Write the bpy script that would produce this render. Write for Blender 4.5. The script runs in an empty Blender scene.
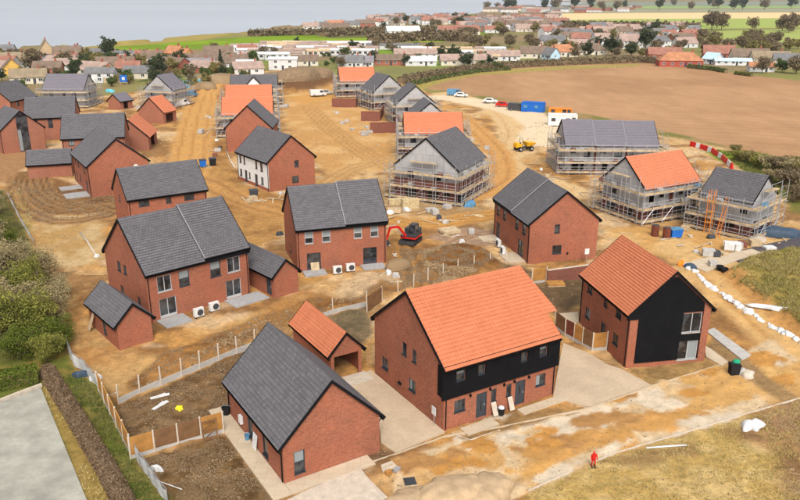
import bpy, math, random
import numpy as np
from mathutils import Vector, Matrix
R = math.radians
sc = bpy.context.scene
# ------------------------------------------------------------------ camera
F_PX, PITCH, ROLL, CAM_H = 751.3, 0.32776, 0.00195, 30.7
cd = bpy.data.cameras.new('camera'); cam = bpy.data.objects.new('camera', cd)
sc.collection.objects.link(cam); sc.camera = cam
cd.sensor_width = 36.0; cd.lens = 36.0 * F_PX / 800.0
cd.clip_start = 0.5; cd.clip_end = 60000
cam.matrix_world = Matrix.Translation((0, 0, CAM_H)) @ Matrix.Rotation(math.pi/2 - PITCH, 4, 'X') @ Matrix.Rotation(ROLL, 4, 'Z')
# ------------------------------------------------------------------ light
SUN_EL, SUN_AZ = R(48), R(172)          # azimuth clockwise from +Y (north); sun stands behind the camera, to the right
world = bpy.data.worlds.new('World'); sc.world = world; world.use_nodes = True
nt = world.node_tree; nt.nodes.clear()
sky = nt.nodes.new('ShaderNodeTexSky'); sky.sky_type = 'NISHITA'; sky.sun_disc = False
sky.sun_elevation = SUN_EL; sky.sun_rotation = SUN_AZ; sky.dust_density = 4.0; sky.air_density = 1.0; sky.ozone_density = 1.0
hs = nt.nodes.new('ShaderNodeHueSaturation'); hs.inputs['Saturation'].default_value = 0.22
bg = nt.nodes.new('ShaderNodeBackground'); bg.inputs['Strength'].default_value = 0.15
wo = nt.nodes.new('ShaderNodeOutputWorld')
nt.links.new(sky.outputs[0], hs.inputs['Color']); nt.links.new(hs.outputs[0], bg.inputs[0]); nt.links.new(bg.outputs[0], wo.inputs[0])
sl = bpy.data.lights.new('sun', 'SUN'); sl.energy = 1.1; sl.angle = R(18); sl.color = (1.0, 0.95, 0.87)
so = bpy.data.objects.new('sun', sl); sc.collection.objects.link(so)
sd = Vector((math.sin(SUN_AZ)*math.cos(SUN_EL), math.cos(SUN_AZ)*math.cos(SUN_EL), math.sin(SUN_EL)))
so.rotation_euler = sd.to_track_quat('Z', 'Y').to_euler()
sc.view_settings.view_transform = 'Standard'; sc.view_settings.look = 'None'
sc.view_settings.gamma = 1.0; sc.view_settings.exposure = 0.64
sc.cycles.max_bounces = 5; sc.cycles.diffuse_bounces = 2; sc.cycles.glossy_bounces = 2
sc.cycles.transparent_max_bounces = 6; sc.cycles.volume_bounces = 0
# ------------------------------------------------------------------ helpers
COL = sc.collection
def W(px, py, z=0.0):
    """photograph pixel -> point of the level plane at height z"""
    X, Y = px-400.0, py-250.0
    cr, sr = math.cos(ROLL), math.sin(ROLL); X, Y = cr*X+sr*Y, -sr*X+cr*Y
    cp, sp = math.cos(PITCH), math.sin(PITCH)
    t = (z-CAM_H)/(-F_PX*sp-Y*cp)
    return Vector((X*t, (F_PX*cp-Y*sp)*t, z))
def ppm(p): return F_PX/(p.y*math.cos(PITCH)+CAM_H*math.sin(PITCH))   # pixels per metre there
def lin(c):
    c = c/255.0
    return c/12.92 if c <= .04045 else ((c+.055)/1.055)**2.4
def C(r, g, b, k=0.755): return (lin(r)*k, lin(g)*k, lin(b)*k)
def tag(o, label=None, cat=None, group=None, kind=None):
    if label: o['label'] = label
    if cat: o['category'] = cat
    if group: o['group'] = group
    if kind: o['kind'] = kind
    return o
def empty(name, loc, rz=0.0, label=None, cat=None, group=None):
    o = bpy.data.objects.new(name, None); COL.objects.link(o); o.location = loc; o.rotation_euler = (0, 0, rz)
    o.empty_display_size = .3
    return tag(o, label, cat, group)
def link_mesh(name, me, parent=None, loc=None, rz=None, scale=None):
    o = bpy.data.objects.new(name, me); COL.objects.link(o)
    if parent is not None: o.parent = parent
    if loc is not None: o.location = loc
    if rz is not None: o.rotation_euler = (0, 0, rz)
    if scale is not None: o.scale = scale
    return o
def copy_tree(o, parent=None):
    c = o.copy(); COL.objects.link(c); c.parent = parent
    for ch in list(o.children): copy_tree(ch, c)
    return c
class MB:
    def __init__(s): s.v = []; s.f = []; s.m = []
    def add(s, vs, fs, mi=0):
        b = len(s.v); s.v += [tuple(p) for p in vs]
        for f in fs: s.f.append(tuple(i+b for i in f)); s.m.append(mi)
    def poly(s, pts, mi=0): s.add(pts, [tuple(range(len(pts)))], mi)
    def box(s, x0, x1, y0, y1, z0, z1, mi=0):
        s.add([(x0,y0,z0),(x1,y0,z0),(x1,y1,z0),(x0,y1,z0),(x0,y0,z1),(x1,y0,z1),(x1,y1,z1),(x0,y1,z1)],
              [(3,2,1,0),(4,5,6,7),(0,1,5,4),(1,2,6,5),(2,3,7,6),(3,0,4,7)], mi)
    def rbox(s, c, sx, sy, sz, rz=0, mi=0, rx=0):
        M = Matrix.Translation(c) @ Matrix.Rotation(rz, 4, 'Z') @ Matrix.Rotation(rx, 4, 'X')
        vs = [M @ Vector((a*sx/2, b*sy/2, d*sz/2)) for d in (-1,1) for a, b in ((-1,-1),(1,-1),(1,1),(-1,1))]
        s.add(vs, [(3,2,1,0),(4,5,6,7),(0,1,5,4),(1,2,6,5),(2,3,7,6),(3,0,4,7)], mi)
    def beam(s, p0, p1, w, h, mi=0):
        p0, p1 = Vector(p0), Vector(p1); d = (p1-p0).normalized()
        a = d.cross(Vector((0,0,1)))
        if a.length < 1e-4: a = Vector((1,0,0))
        a.normalize(); b = a.cross(d).normalized()
        vs = [q + a*(i*w/2) + b*(j*h/2) for q in (p0, p1) for i, j in ((-1,-1),(1,-1),(1,1),(-1,1))]
        s.add(vs, [(0,1,2,3),(7,6,5,4),(0,4,5,1),(1,5,6,2),(2,6,7,3),(3,7,4,0)], mi)
    def tube(s, pts, r, n=6, mi=0, caps=True):
        pts = [Vector(p) for p in pts]; rr = r if isinstance(r, (list, tuple)) else [r]*len(pts)
        b = len(s.v)
        for i, p in enumerate(pts):
            d = (pts[min(i+1, len(pts)-1)]-pts[max(i-1, 0)]).normalized()
            a = d.cross(Vector((0,0,1)))
            if a.length < 1e-3: a = Vector((1,0,0))
            a.normalize(); c = d.cross(a)
            for k in range(n):
                t = 2*math.pi*k/n; s.v.append(tuple(p + (a*math.cos(t)+c*math.sin(t))*rr[i]))
        for i in range(len(pts)-1):
            for k in range(n):
                k2 = (k+1) % n
                s.f.append((b+i*n+k, b+(i+1)*n+k, b+(i+1)*n+k2, b+i*n+k2)); s.m.append(mi)
        if caps:
            s.f.append(tuple(b+k for k in range(n))); s.m.append(mi)
            s.f.append(tuple(b+(len(pts)-1)*n+k for k in reversed(range(n)))); s.m.append(mi)
    def prism(s, pts, z0, z1, mi=0):
        n = len(pts)
        ar = sum(pts[i][0]*pts[(i+1)%n][1]-pts[(i+1)%n][0]*pts[i][1] for i in range(n))
        if ar < 0: pts = list(reversed(pts))
        vs = [(p[0], p[1], z0) for p in pts]+[(p[0], p[1], z1) for p in pts]
        fs = [tuple(reversed(range(n))), tuple(range(n, 2*n))]+[(i, (i+1)%n, n+(i+1)%n, n+i) for i in range(n)]
        s.add(vs, fs, mi)
    def lathe(s, prof, n=10, cx=0, cy=0, mi=0):
        b = len(s.v)
        for r, z in prof:
            for k in range(n):
                t = 2*math.pi*k/n; s.v.append((cx+r*math.cos(t), cy+r*math.sin(t), z))
        for i in range(len(prof)-1):
            for k in range(n):
                k2 = (k+1)%n; s.f.append((b+i*n+k, b+i*n+k2, b+(i+1)*n+k2, b+(i+1)*n+k)); s.m.append(mi)
        s.f.append(tuple(b+(len(prof)-1)*n+k for k in range(n))); s.m.append(mi)
    def mesh(s, name, mats, smooth=False):
        me = bpy.data.meshes.new(name); me.from_pydata(s.v, [], s.f)
        for m in (mats if isinstance(mats, (list, tuple)) else [mats]): me.materials.append(m)
        nf = len(me.polygons)
        me.polygons.foreach_set('material_index', s.m)
        if smooth: me.polygons.foreach_set('use_smooth', [True]*nf)
        uv = me.uv_layers.new(name='UVMap')
        co = np.empty(len(me.vertices)*3); me.vertices.foreach_get('co', co); co = co.reshape(-1, 3)
        li = np.empty(len(me.loops), int); me.loops.foreach_get('vertex_index', li)
        no = np.empty(nf*3); me.polygons.foreach_get('normal', no); no = no.reshape(-1, 3)
        lt = np.empty(nf, int); me.polygons.foreach_get('loop_total', lt)
        t = np.stack([-no[:, 1], no[:, 0], np.zeros(nf)], 1); ln = np.linalg.norm(t, axis=1)
        flat = ln < .15; t[flat] = (1, 0, 0); ln[flat] = 1; t /= ln[:, None]
        b = np.cross(no, t)
        fi = np.repeat(np.arange(nf), lt); p = co[li]
        out = np.stack([(p*t[fi]).sum(1), (p*b[fi]).sum(1)], 1)
        uv.data.foreach_set('uv', out.ravel())
        me.update(); return me
    def build(s, name, mats, parent=None, loc=None, rz=None, smooth=False):
        return link_mesh(name, s.mesh(name, mats, smooth), parent, loc, rz)
# numpy value noise
def _h(ix, iy, s):
    n = (ix.astype(np.int64)*374761393 + iy.astype(np.int64)*668265263 + s*974634777) & 0x7fffffff
    n = ((n ^ (n >> 13))*1274126177) & 0x7fffffff
    return ((n ^ (n >> 16)) & 0xffff)/65535.0
def vnoise(x, y, s=0):
    ix, iy = np.floor(x), np.floor(y); fx, fy = x-ix, y-iy
    fx = fx*fx*(3-2*fx); fy = fy*fy*(3-2*fy)
    a = _h(ix, iy, s); b = _h(ix+1, iy, s); c = _h(ix, iy+1, s); d = _h(ix+1, iy+1, s)
    return (a*(1-fx)+b*fx)*(1-fy)+(c*(1-fx)+d*fx)*fy
def fbm(x, y, oct=4, s=0):
    r = 0; a = .5
    for o in range(oct):
        r = r + a*vnoise(x*(2**o)+17.3*o, y*(2**o)-9.1*o, s+o); a *= .5
    return r/(1-.5**oct)
# ------------------------------------------------------------------ materials
MT = {}
def nodes(name):
    m = bpy.data.materials.new(name); m.use_nodes = True; nt = m.node_tree; MT[name] = m
    b = nt.nodes['Principled BSDF']; b.inputs['Specular IOR Level'].default_value = .08
    return m, nt, b
def nd(nt, typ, **kw):
    n = nt.nodes.new(typ)
    for k, v in kw.items():
        if k in n.inputs: n.inputs[k].default_value = v
        else: setattr(n, k, v)
    return n
def ramp_mix(nt, fac, a, b, mode='MIX'):
    m = nt.nodes.new('ShaderNodeMix'); m.data_type = 'RGBA'; m.blend_type = mode
    if isinstance(fac, float): m.inputs[0].default_value = fac
    else: nt.links.new(fac, m.inputs[0])
    for i, c in ((6, a), (7, b)):
        if isinstance(c, tuple): m.inputs[i].default_value = (*c[:3], 1)
        else: nt.links.new(c, m.inputs[i])
    return m.outputs[2]
def mapr(nt, v, a, b, c, d):
    n = nt.nodes.new('ShaderNodeMapRange'); nt.links.new(v, n.inputs[0])
    for i, x in enumerate((a, b, c, d)): n.inputs[i+1].default_value = x
    return n.outputs[0]
def noise(nt, vec, scale, detail=3, rough=.6):
    n = nd(nt, 'ShaderNodeTexNoise', Scale=scale, Detail=float(detail), Roughness=rough)
    nt.links.new(vec, n.inputs['Vector']); return n.outputs['Fac']
def simple(name, col, rough=.7, var=.18, scale=3.0, metal=0.0, bump=0.0, spec=.1, col2=None):
    """one-colour surface with wear: two octaves of noise move the value, none of it follows the light"""
    m, nt, b = nodes(name)
    tc = nd(nt, 'ShaderNodeTexCoord'); v = tc.outputs['Object']
    n1 = noise(nt, v, scale, 4); n2 = noise(nt, v, scale*7, 3)
    lo = tuple(x*(1-var) for x in col); hi = tuple(min(1, x*(1+var)) for x in (col2 or col))
    c = ramp_mix(nt, mapr(nt, n1, .3, .7, 0, 1), lo, hi)
    c = ramp_mix(nt, mapr(nt, n2, .35, .75, 0, var), c, tuple(x*.55 for x in col))
    nt.links.new(c, b.inputs['Base Color'])
    b.inputs['Roughness'].default_value = rough; b.inputs['Metallic'].default_value = metal; b.inputs['Specular IOR Level'].default_value = spec
    if bump:
        bp = nd(nt, 'ShaderNodeBump', Strength=bump, Distance=.05); nt.links.new(n2, bp.inputs['Height']); nt.links.new(bp.outputs[0], b.inputs['Normal'])
    return m
def brick_mat(name, c1, c2, mortar, bw=.225, bh=.075, ms=.012, off=.5, rough=.85, bias=0.0, big=.25, bump=.3):
    m, nt, b = nodes(name)
    tc = nd(nt, 'ShaderNodeTexCoord'); v = tc.outputs['UV']
    bt = nt.nodes.new('ShaderNodeTexBrick'); bt.offset = off; bt.squash = 1
    nt.links.new(v, bt.inputs['Vector'])
    bt.inputs['Color1'].default_value = (*c1, 1); bt.inputs['Color2'].default_value = (*c2, 1); bt.inputs['Mortar'].default_value = (*mortar, 1)
    for k, x in (('Scale', 1.0), ('Mortar Size', ms), ('Mortar Smooth', .3), ('Bias', bias), ('Brick Width', bw), ('Row Height', bh)): bt.inputs[k].default_value = x
    n1 = noise(nt, tc.outputs['Object'], .55, 5, .65); n2 = noise(nt, tc.outputs['Object'], 6.0, 3)
    c = ramp_mix(nt, mapr(nt, n1, .35, .72, 0, big), bt.outputs['Color'], tuple(x*1.45 for x in c1))
    c = ramp_mix(nt, mapr(nt, n2, .45, .8, 0, big*.9), c, tuple(x*.5 for x in c2))
    n4 = noise(nt, tc.outputs['Object'], .23, 3, .5)
    c = ramp_mix(nt, mapr(nt, n4, .42, .7, 0, big*.7), c, tuple(x*.62 for x in c1))
    nt.links.new(c, b.inputs['Base Color']); b.inputs['Roughness'].default_value = rough
    bp = nd(nt, 'ShaderNodeBump', Strength=bump, Distance=.02); nt.links.new(bt.outputs['Fac'], bp.inputs['Height']); bp.invert = True
    nt.links.new(bp.outputs[0], b.inputs['Normal'])
    return m
brick_mat('brick', (.355,.110,.058), (.190,.054,.030), (.34,.19,.13), big=.42)
brick_mat('brick_dull', (.35,.122,.072), (.21,.070,.043), (.33,.20,.14), big=.42)
brick_mat('brick_wall', (.23,.075,.048), (.14,.045,.032), (.22,.13,.10), big=.4)
brick_mat('roof_grey', (.150,.141,.147), (.112,.105,.110), (.042,.039,.041), bw=.33, bh=.30, ms=.016, rough=.6, big=.12, bump=.5)  # joint colour darkened to deepen the shadow lines between the tile courses
brick_mat('roof_grey_pale', (.185,.168,.19), (.165,.15,.17), (.12,.11,.125), bw=.33, bh=.3, ms=.01, rough=.6, big=.12)
brick_mat('roof_orange', (.54,.182,.09), (.48,.155,.074), (.32,.095,.045), bw=.30, bh=.33, ms=.012, off=0, rough=.7, big=.22, bump=.6)
brick_mat('roof_orange_pale', (.55,.19,.10), (.50,.168,.086), (.40,.13,.066), bw=.3, bh=.33, ms=.01, rough=.75, big=.2)
brick_mat('block_grey', (.40,.39,.385), (.33,.32,.32), (.26,.25,.25), bw=1.2, bh=2.4, ms=.05, rough=.9, big=.35)
brick_mat('slab_grey', (.36,.35,.34), (.31,.30,.295), (.22,.21,.20), bw=.6, bh=.6, ms=.015, off=0, rough=.85, big=.25)
brick_mat('slab_buff', (.52,.42,.30), (.47,.37,.26), (.36,.28,.19), bw=.9, bh=.6, ms=.012, off=0, rough=.85, big=.25)
brick_mat('block_paving', (.52,.40,.275), (.46,.35,.24), (.38,.285,.19), bw=.2, bh=.1, ms=.008, rough=.9, big=.35)
simple('trim_black', (.010,.010,.011), .5, .1, spec=.05)
simple('clad_black', (.008,.008,.009), .6, .25, 1.5, spec=.05)
simple('frame_grey', (.05,.054,.062), .45, .08)
simple('frame_pale', (.45,.45,.45), .5, .08)
simple('render_white', (.72,.72,.70), .8, .05, 1.0)
simple('white', (.64,.63,.61), .55, .14, 2)
simple('white_sheet', (.64,.63,.62), .6, .22, 1.5, bump=.5)
simple('netting', (.50,.49,.47), .8, .25, 1.2)
simple('concrete', (.44,.415,.38), .9, .18, 2)
simple('concrete_pale', (.52,.44,.35), .9, .16, 2)
simple('timber_orange', (.42,.205,.058), .8, .3, 1.2)
simple('timber_brown', (.20,.105,.05), .8, .3, 1.2)
simple('timber_pale', (.50,.38,.235), .8, .25, 2)
simple('scaffold_board', (.50,.37,.22), .85, .45, 1.5)
simple('steel', (.50,.50,.51), .45, .15, 3, metal=.6)
simple('steel_dark', (.06,.06,.065), .5, .2)
simple('flashing', (.26,.26,.27), .5, .1)
simple('red_paint', (.55,.02,.015), .45, .12)
simple('orange_paint', (.75,.22,.02), .5, .12)
simple('yellow_paint', (.75,.40,.02), .5, .15)
simple('blue_paint', (.02,.13,.48), .5, .15)
simple('blue_sheet', (.10,.24,.38), .5, .2, 2, bump=.3)
simple('teal_sheet', (.12,.42,.52), .5, .2, 1, bump=.3)
simple('navy_sheet', (.05,.075,.11), .4, .25, 2, bump=.4)
simple('green_paint', (.02,.30,.16), .5, .1)
simple('yellow_plastic', (.80,.66,.03), .5, .08)
simple('rubber', (.02,.02,.02), .8, .2)
simple('rust', (.16,.05,.03), .85, .3)
simple('straw', (.52,.40,.22), .9, .3, 3)
simple('sand', (.44,.31,.185), .95, .2, 1.2, bump=.3)
simple('soil', (.23,.155,.09), .95, .35, 1.5, bump=.5)

simple('skin', (.5,.3,.22), .6, .05)
simple('bark', (.12,.09,.06), .9, .3, 4)
m, nt, b = nodes('glass'); tc = nd(nt, 'ShaderNodeTexCoord')
n1 = noise(nt, tc.outputs['Object'], .9, 2)
nt.links.new(ramp_mix(nt, mapr(nt, n1, .4, .6, 0, 1), (.012,.014,.017), (.06,.066,.072)), b.inputs['Base Color'])
b.inputs['Roughness'].default_value = .06; b.inputs['Specular IOR Level'].default_value = .8
m, nt, b = nodes('glass_film'); b.inputs['Base Color'].default_value = (.24,.26,.26,1); b.inputs['Roughness'].default_value = .25
m, nt, b = nodes('sea'); tc = nd(nt, 'ShaderNodeTexCoord'); mp = nd(nt, 'ShaderNodeMapping'); mp.inputs['Scale'].default_value = (.012,.05,.05); nt.links.new(tc.outputs['Object'], mp.inputs[0])
n1 = noise(nt, mp.outputs[0], 1.0, 6, .6); mp2 = nd(nt, 'ShaderNodeMapping'); mp2.inputs['Scale'].default_value = (.0004,.0016,.01); nt.links.new(tc.outputs['Object'], mp2.inputs[0]); n2 = noise(nt, mp2.outputs[0], 1.0, 4)
nt.links.new(ramp_mix(nt, mapr(nt, n2, .3, .7, 0, 1), (.30,.325,.36), (.37,.395,.43)), b.inputs['Base Color'])
b.inputs['Roughness'].default_value = .35; bp = nd(nt, 'ShaderNodeBump', Strength=.35, Distance=.8); nt.links.new(n1, bp.inputs['Height']); nt.links.new(bp.outputs[0], b.inputs['Normal'])
def leaf_mat(name, c1, c2, scale=.35):
    m, nt, b = nodes(name); g = nt.nodes.new('ShaderNodeNewGeometry'); tc = nd(nt, 'ShaderNodeTexCoord')
    n1 = noise(nt, tc.outputs['Object'], scale, 3)
    c = ramp_mix(nt, mapr(nt, n1, .35, .65, 0, 1), c1, c2)
    c = ramp_mix(nt, mapr(nt, g.outputs['Random Per Island'], 0, 1, 0, .55), c, tuple(x*.45 for x in c1))
    nt.links.new(c, b.inputs['Base Color']); b.inputs['Roughness'].default_value = .75
    b.inputs['Subsurface Weight'].default_value = 0
    return m
leaf_mat('leaf_ivy', (.16,.175,.035), (.36,.31,.07))
leaf_mat('soil_clod', (.17,.115,.065), (.27,.19,.115), .4)
leaf_mat('clod', (.26,.17,.09), (.36,.25,.14), .2)
leaf_mat('leaf_twig', (.30,.235,.12), (.40,.33,.16))
leaf_mat('leaf_hedge', (.08,.115,.015), (.17,.185,.03), .8)
leaf_mat('leaf_brown_hedge', (.17,.11,.065), (.24,.165,.10), 1.2)
leaf_mat('leaf_brown', (.18,.135,.08), (.25,.19,.11), .2)
leaf_mat('leaf_olive', (.20,.17,.06), (.30,.24,.09), .2)
leaf_mat('leaf_dark', (.045,.06,.03), (.085,.10,.045), .3)
leaf_mat('leaf_green', (.07,.11,.03), (.13,.15,.05), .3)
leaf_mat('grass_dry', (.46,.36,.12), (.54,.41,.19), .12)
leaf_mat('grass_olive', (.30,.26,.075), (.42,.33,.13), .15)
leaf_mat('grass_green', (.10,.13,.03), (.20,.19,.06), .3)
# ------------------------------------------------------------------ the ground: one sheet from the foreground to the horizon
random.seed(4)
def catmull(P, n=8):
    P = [np.array(p, float) for p in P]; Q = [2*P[0]-P[1]]+P+[2*P[-1]-P[-2]]; out = []
    for i in range(1, len(Q)-2):
        for k in range(n):
            t = k/n; a, b, c, d = Q[i-1], Q[i], Q[i+1], Q[i+2]
            out.append(.5*((2*b)+(c-a)*t+(2*a-5*b+4*c-d)*t*t+(3*b-a-3*c+d)*t**3))
    out.append(P[-1]); return out
def WP(*pts): return [W(*p) for p in pts]
NR, NC = 960, 520
yr = np.concatenate([[8, 16, 22, 27], 31*np.exp(np.linspace(0, math.log(14000/31), NR-4))])
ur = np.linspace(-.86, .86, NC)
GY = np.repeat(yr, NC); GX = (ur[None, :]*(yr[:, None]+18)).ravel()
dens = lambda v: v
col = np.zeros((GX.size, 3)); hgt = np.zeros(GX.size); grain = np.full(GX.size, .5)
def sdf(poly, X, Y):
    P = np.array([(p[0], p[1]) for p in poly], float); d = np.full(X.shape, 1e9); ins = np.zeros(X.shape, bool)
    for i in range(len(P)):
        a, b = P[i], P[(i+1) % len(P)]; e = b-a; wx, wy = X-a[0], Y-a[1]
        t = np.clip((wx*e[0]+wy*e[1])/max(e@e, 1e-9), 0, 1); d = np.minimum(d, (wx-e[0]*t)**2+(wy-e[1]*t)**2)
        c = ((a[1] > Y) != (b[1] > Y)); 
        with np.errstate(divide='ignore', invalid='ignore'):
            ins ^= c & (X < (b[0]-a[0])*(Y-a[1])/(b[1]-a[1]+1e-12)+a[0])
    return np.where(ins, -1, 1)*np.sqrt(d)
def ss(x): x = np.clip(x, 0, 1); return x*x*(3-2*x)
def region(poly, pad=3.0):
    P = np.array([(p[0], p[1]) for p in poly]); lo = P.min(0)-pad; hi = P.max(0)+pad
    return np.nonzero((GX > lo[0]) & (GX < hi[0]) & (GY > lo[1]) & (GY < hi[1]))[0]
def mixc(ix, w, c): col[ix] = col[ix]*(1-w[:, None])+np.array(c)*w[:, None]
def zone(px, c, soft=.6, jag=.8, js=3.0, gr=None, flat=None, seed=1, h=0.0, c2=None, s2=4.0, world=False):
    poly = px if world else WP(*px); ix = region(poly, soft+jag+1)
    if not len(ix): return
    x, y = GX[ix], GY[ix]
    d = sdf(poly, x, y)+(fbm(x/js, y/js, 4, seed)-.5)*2*jag
    w = 1-ss((d+soft)/(2*soft)); cc = np.array(c)
    if c2 is not None:
        k = ss((fbm(x/s2, y/s2, 4, seed+9)-.35)/.3)[:, None]; cc = cc*(1-k)+np.array(c2)*k
        col[ix] = col[ix]*(1-w[:, None])+cc*w[:, None]
    else: mixc(ix, w, c)
    if gr is not None: grain[ix] = grain[ix]*(1-w)+gr*w
    if flat is not None: hgt[ix] = hgt[ix]*(1-w)+flat*w
    if h: hgt[ix] += h*w*(.6+.8*fbm(x/1.5, y/1.5, 3, seed))
def track(px, width, c, soft=.7, jag=.5, ruts=0, rc=None, gr=None, seed=3, depth=.07, k=1.0):
    cur = catmull([(p[0], p[1]) for p in WP(*px)], 6); P = np.array(cur)
    ix = region(cur, width+2); x, y = GX[ix], GY[ix]; best = np.full(x.shape, 1e9); sg = np.zeros(x.shape)
    for i in range(len(P)-1):
        a, b = P[i], P[i+1]; e = b-a; L2 = max(e@e, 1e-9); wx, wy = x-a[0], y-a[1]
        t = np.clip((wx*e[0]+wy*e[1])/L2, 0, 1); dx, dy = wx-e[0]*t, wy-e[1]*t; d = np.hypot(dx, dy)
        m = d < best; best = np.where(m, d, best); sg = np.where(m, np.sign(e[0]*dy-e[1]*dx)*d, sg)
    n = (fbm(x/2.5, y/2.5, 4, seed)-.5)*2*jag
    w = (1-ss((best-width/2+n+soft)/(2*soft)))*k
    mixc(ix, w, c)
    if gr is not None: grain[ix] = grain[ix]*(1-w)+gr*w
    if ruts:
        wob = (fbm(x/4, y/4, 2, seed+5)-.5)*.5
        for q in range(ruts):
            o = (q-(ruts-1)/2)*width/ruts*.9
            r = np.exp(-((sg-o+wob)/.34)**2)*w
            mixc(ix, r*.9, rc); hgt[ix] -= depth*r
            r2 = np.exp(-((sg-o+wob-.45)/.2)**2)*w
            hgt[ix] += depth*.6*r2
# land base: far country
n1 = fbm(GX/60, GY/60, 4, 11); n2 = fbm(GX/14, GY/14, 4, 12)
k = ss((n1-.38)/.25)[:, None]; k2 = ss((n2-.4)/.25)[:, None]
col[:] = np.array(C(140,138,80))*(1-k)+np.array(C(150,128,98))*k
col[:] = col*(1-.5*k2)+np.array(C(120,118,80))*.5*k2
fz = dict(soft=4, jag=5, js=30, gr=.25)
# far fields, right
zone([(500,16.5),(560,13.5),(640,12.8),(830,12.2),(830,18.5),(640,19.6),(560,20.6),(520,20)], C(226,196,150), 6, 6, 60, .15)
zone([(520,21),(600,19.2),(840,17.8),(840,27),(700,29),(640,28),(560,26)], C(156,170,92), 6, 6, 60, .2)
zone([(690,31.5),(740,30),(840,28.5),(840,42),(760,42),(700,37)], C(158,168,96), 5, 5, 40, .2)
zone([(560,9.5),(700,9),(840,8.5),(840,11.6),(560,12.6)], C(150,150,128), 12, 10, 80, .2)
zone([(600,6.2),(700,5.8),(840,5.6),(840,8),(600,8.6)], C(142,165,105), 20, 12, 120, .2)
zone([(560,3.4),(700,3),(900,2.6),(900,5),(560,5.6)], C(130,140,128), 30, 30, 200, .2)
# coastal green, left and centre
zone([(118,50),(110,46.5),(150,43.5),(190,41),(240,37.5),(300,31),(330,29),(420,27.5),(470,28.5),(500,31),(470,37),(420,40.5),(330,44),(270,46),(210,49),(150,50.5)], C(130,156,22), 3, 6, 40, .25, c2=C(112,138,20), s2=40)
zone([(58,50),(60,47.3),(120,42.5),(190,38),(240,33.6),(262,29),(262,31),(200,40.4),(120,46.5)], C(158,142,82), 3, 4, 25, .3)
zone([(205,49),(240,37.5),(300,36),(310,41.5),(262,47)], C(120,148,14), 2.5, 4, 25, .2)
zone([(255,37),(300,28),(322,30),(420,31),(330,33.5),(300,35)], C(128,150,44), 3, 5, 25, .3)
zone([(292,41.5),(352,40),(372,43),(346,46.5),(292,47)], C(172,138,102), 3, 5, 25, .3)
zone([(372,38.8),(460,36),(478,38),(440,42),(372,42)], C(138,164,36), 3, 3, 25, .2)
zone([(320,34.6),(372,33.2),(430,33.4),(470,34.4),(372,37.6),(330,38)], C(104,104,62), 2.5, 4, 20, .4)
zone([(375,50),(398,48.5),(402,56),(375,58)], C(122,148,52), 1.5, 2, 12, .3)
zone([(303,67),(318,66.5),(318,72),(300,72.5)], C(130,154,56), 1, 1.5, 8, .3)
zone([(430,55),(446,54),(452,66),(430,68)], C(124,146,66), 1.5, 2, 8, .3)
# village gardens in between
for i in range(70):
    px = random.uniform(-10, 300); py = random.uniform(51, 80); p = W(px, py); r = random.uniform(3, 9)
    pl = [(p.x+r*math.cos(a)*random.uniform(.6, 1.2), p.y+r*1.5*math.sin(a)*random.uniform(.6, 1.2)) for a in np.linspace(0, 6.28, 7)[:-1]]
    zone(pl, random.choice([C(120,140,66), C(196,184,164), C(140,120,92), C(176,160,136), C(92,104,56)]), 1.0, 1.5, 6, world=True, seed=i)
# ploughed field behind the site
FIELD = [(398,84),(440,76),(478,70),(560,65),(640,62.5),(688,67),(740,74),(850,86),(850,170),(790,160),(735,150),(690,138),(640,127),(560,110),(500,99),(440,91)]
zone(FIELD, C(182,143,108), 1.2, 1.5, 8, .35, c2=C(170,132,98), s2=26)
_ix = region(WP(*FIELD), 1); _x, _y = GX[_ix], GY[_ix]; _in = 1-ss((sdf(WP(*FIELD), _x, _y)+1)/2)
_f = np.sin((_x*.35+_y*.94+(fbm(_x/25, _y/25, 2, 8)-.5)*9)*2*math.pi/5.2)*.045+(fbm(_x/3+9, _y/9, 4, 14)-.5)*.28
col[_ix] *= (1+_f*_in)[:, None]
zone([(398,86),(440,77.5),(478,71.5),(560,66.5),(640,64),(640,66),(560,69.5),(478,75),(440,83),(420,90)], C(164,150,84), 1.0, 1.5, 6, .4)
zone([(440,90),(500,98),(560,109),(640,125.5),(690,136.5),(735,149),(800,160),(850,168),(850,180),(790,170),(735,158),(690,146),(640,134),(560,116),(500,103),(445,95)], C(168,140,98), 1.0, 1.2, 5, .6, c2=C(128,124,68), s2=6)
# ---- the building site
SITE = [(-80,196),(-10,186),(6,190),(22,222),(56,300),(64,332),(70,362),(99,388),(132,448),(172,505),(230,600),(700,600),(870,420),(870,235),(800,182),(742,152),(700,143),(640,131),(560,117),(500,105),(440,95),(400,84),(340,76),(300,69),(240,72),(205,74),(185,84),(150,90),(100,96),(0,100),(-80,108)]
ixs = region(WP(*SITE), 4); x, y = GX[ixs], GY[ixs]
w = 1-ss((sdf(WP(*SITE), x, y)+(fbm(x/4, y/4, 3, 5)-.5)*2+.7)/1.4)
a = fbm(x/11+3, y/11, 5, 21); b_ = fbm(x/3.2, y/3.2, 4, 22); c_ = fbm(x/1.1, y/1.1, 3, 23)
sand, orange, brown, pale = map(np.array, (C(216,178,128), C(204,154,92), C(154,114,74), C(232,206,170)))
s = sand+(orange-sand)*ss((a-.38)/.22)[:, None]
s = s+(brown-s)*(ss((b_-.45)/.14)*.85)[:, None]
s = s+(pale-s)*(ss((fbm(x/5+40, y/5, 4, 31)-.56)/.12)*.55)[:, None]
s = s*(1+(c_-.5)*.55+(fbm(x/.45, y/.45, 2, 51)-.5)*.4*(y < 140))[:, None]
col[ixs] = col[ixs]*(1-w[:, None])+s*w[:, None]; grain[ixs] = grain[ixs]*(1-w)+.75*w
hgt[ixs] += w*((b_-.55)*.40+(c_-.5)*.30+(fbm(x/.5, y/.5, 2, 53)-.5)*.16)
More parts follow.
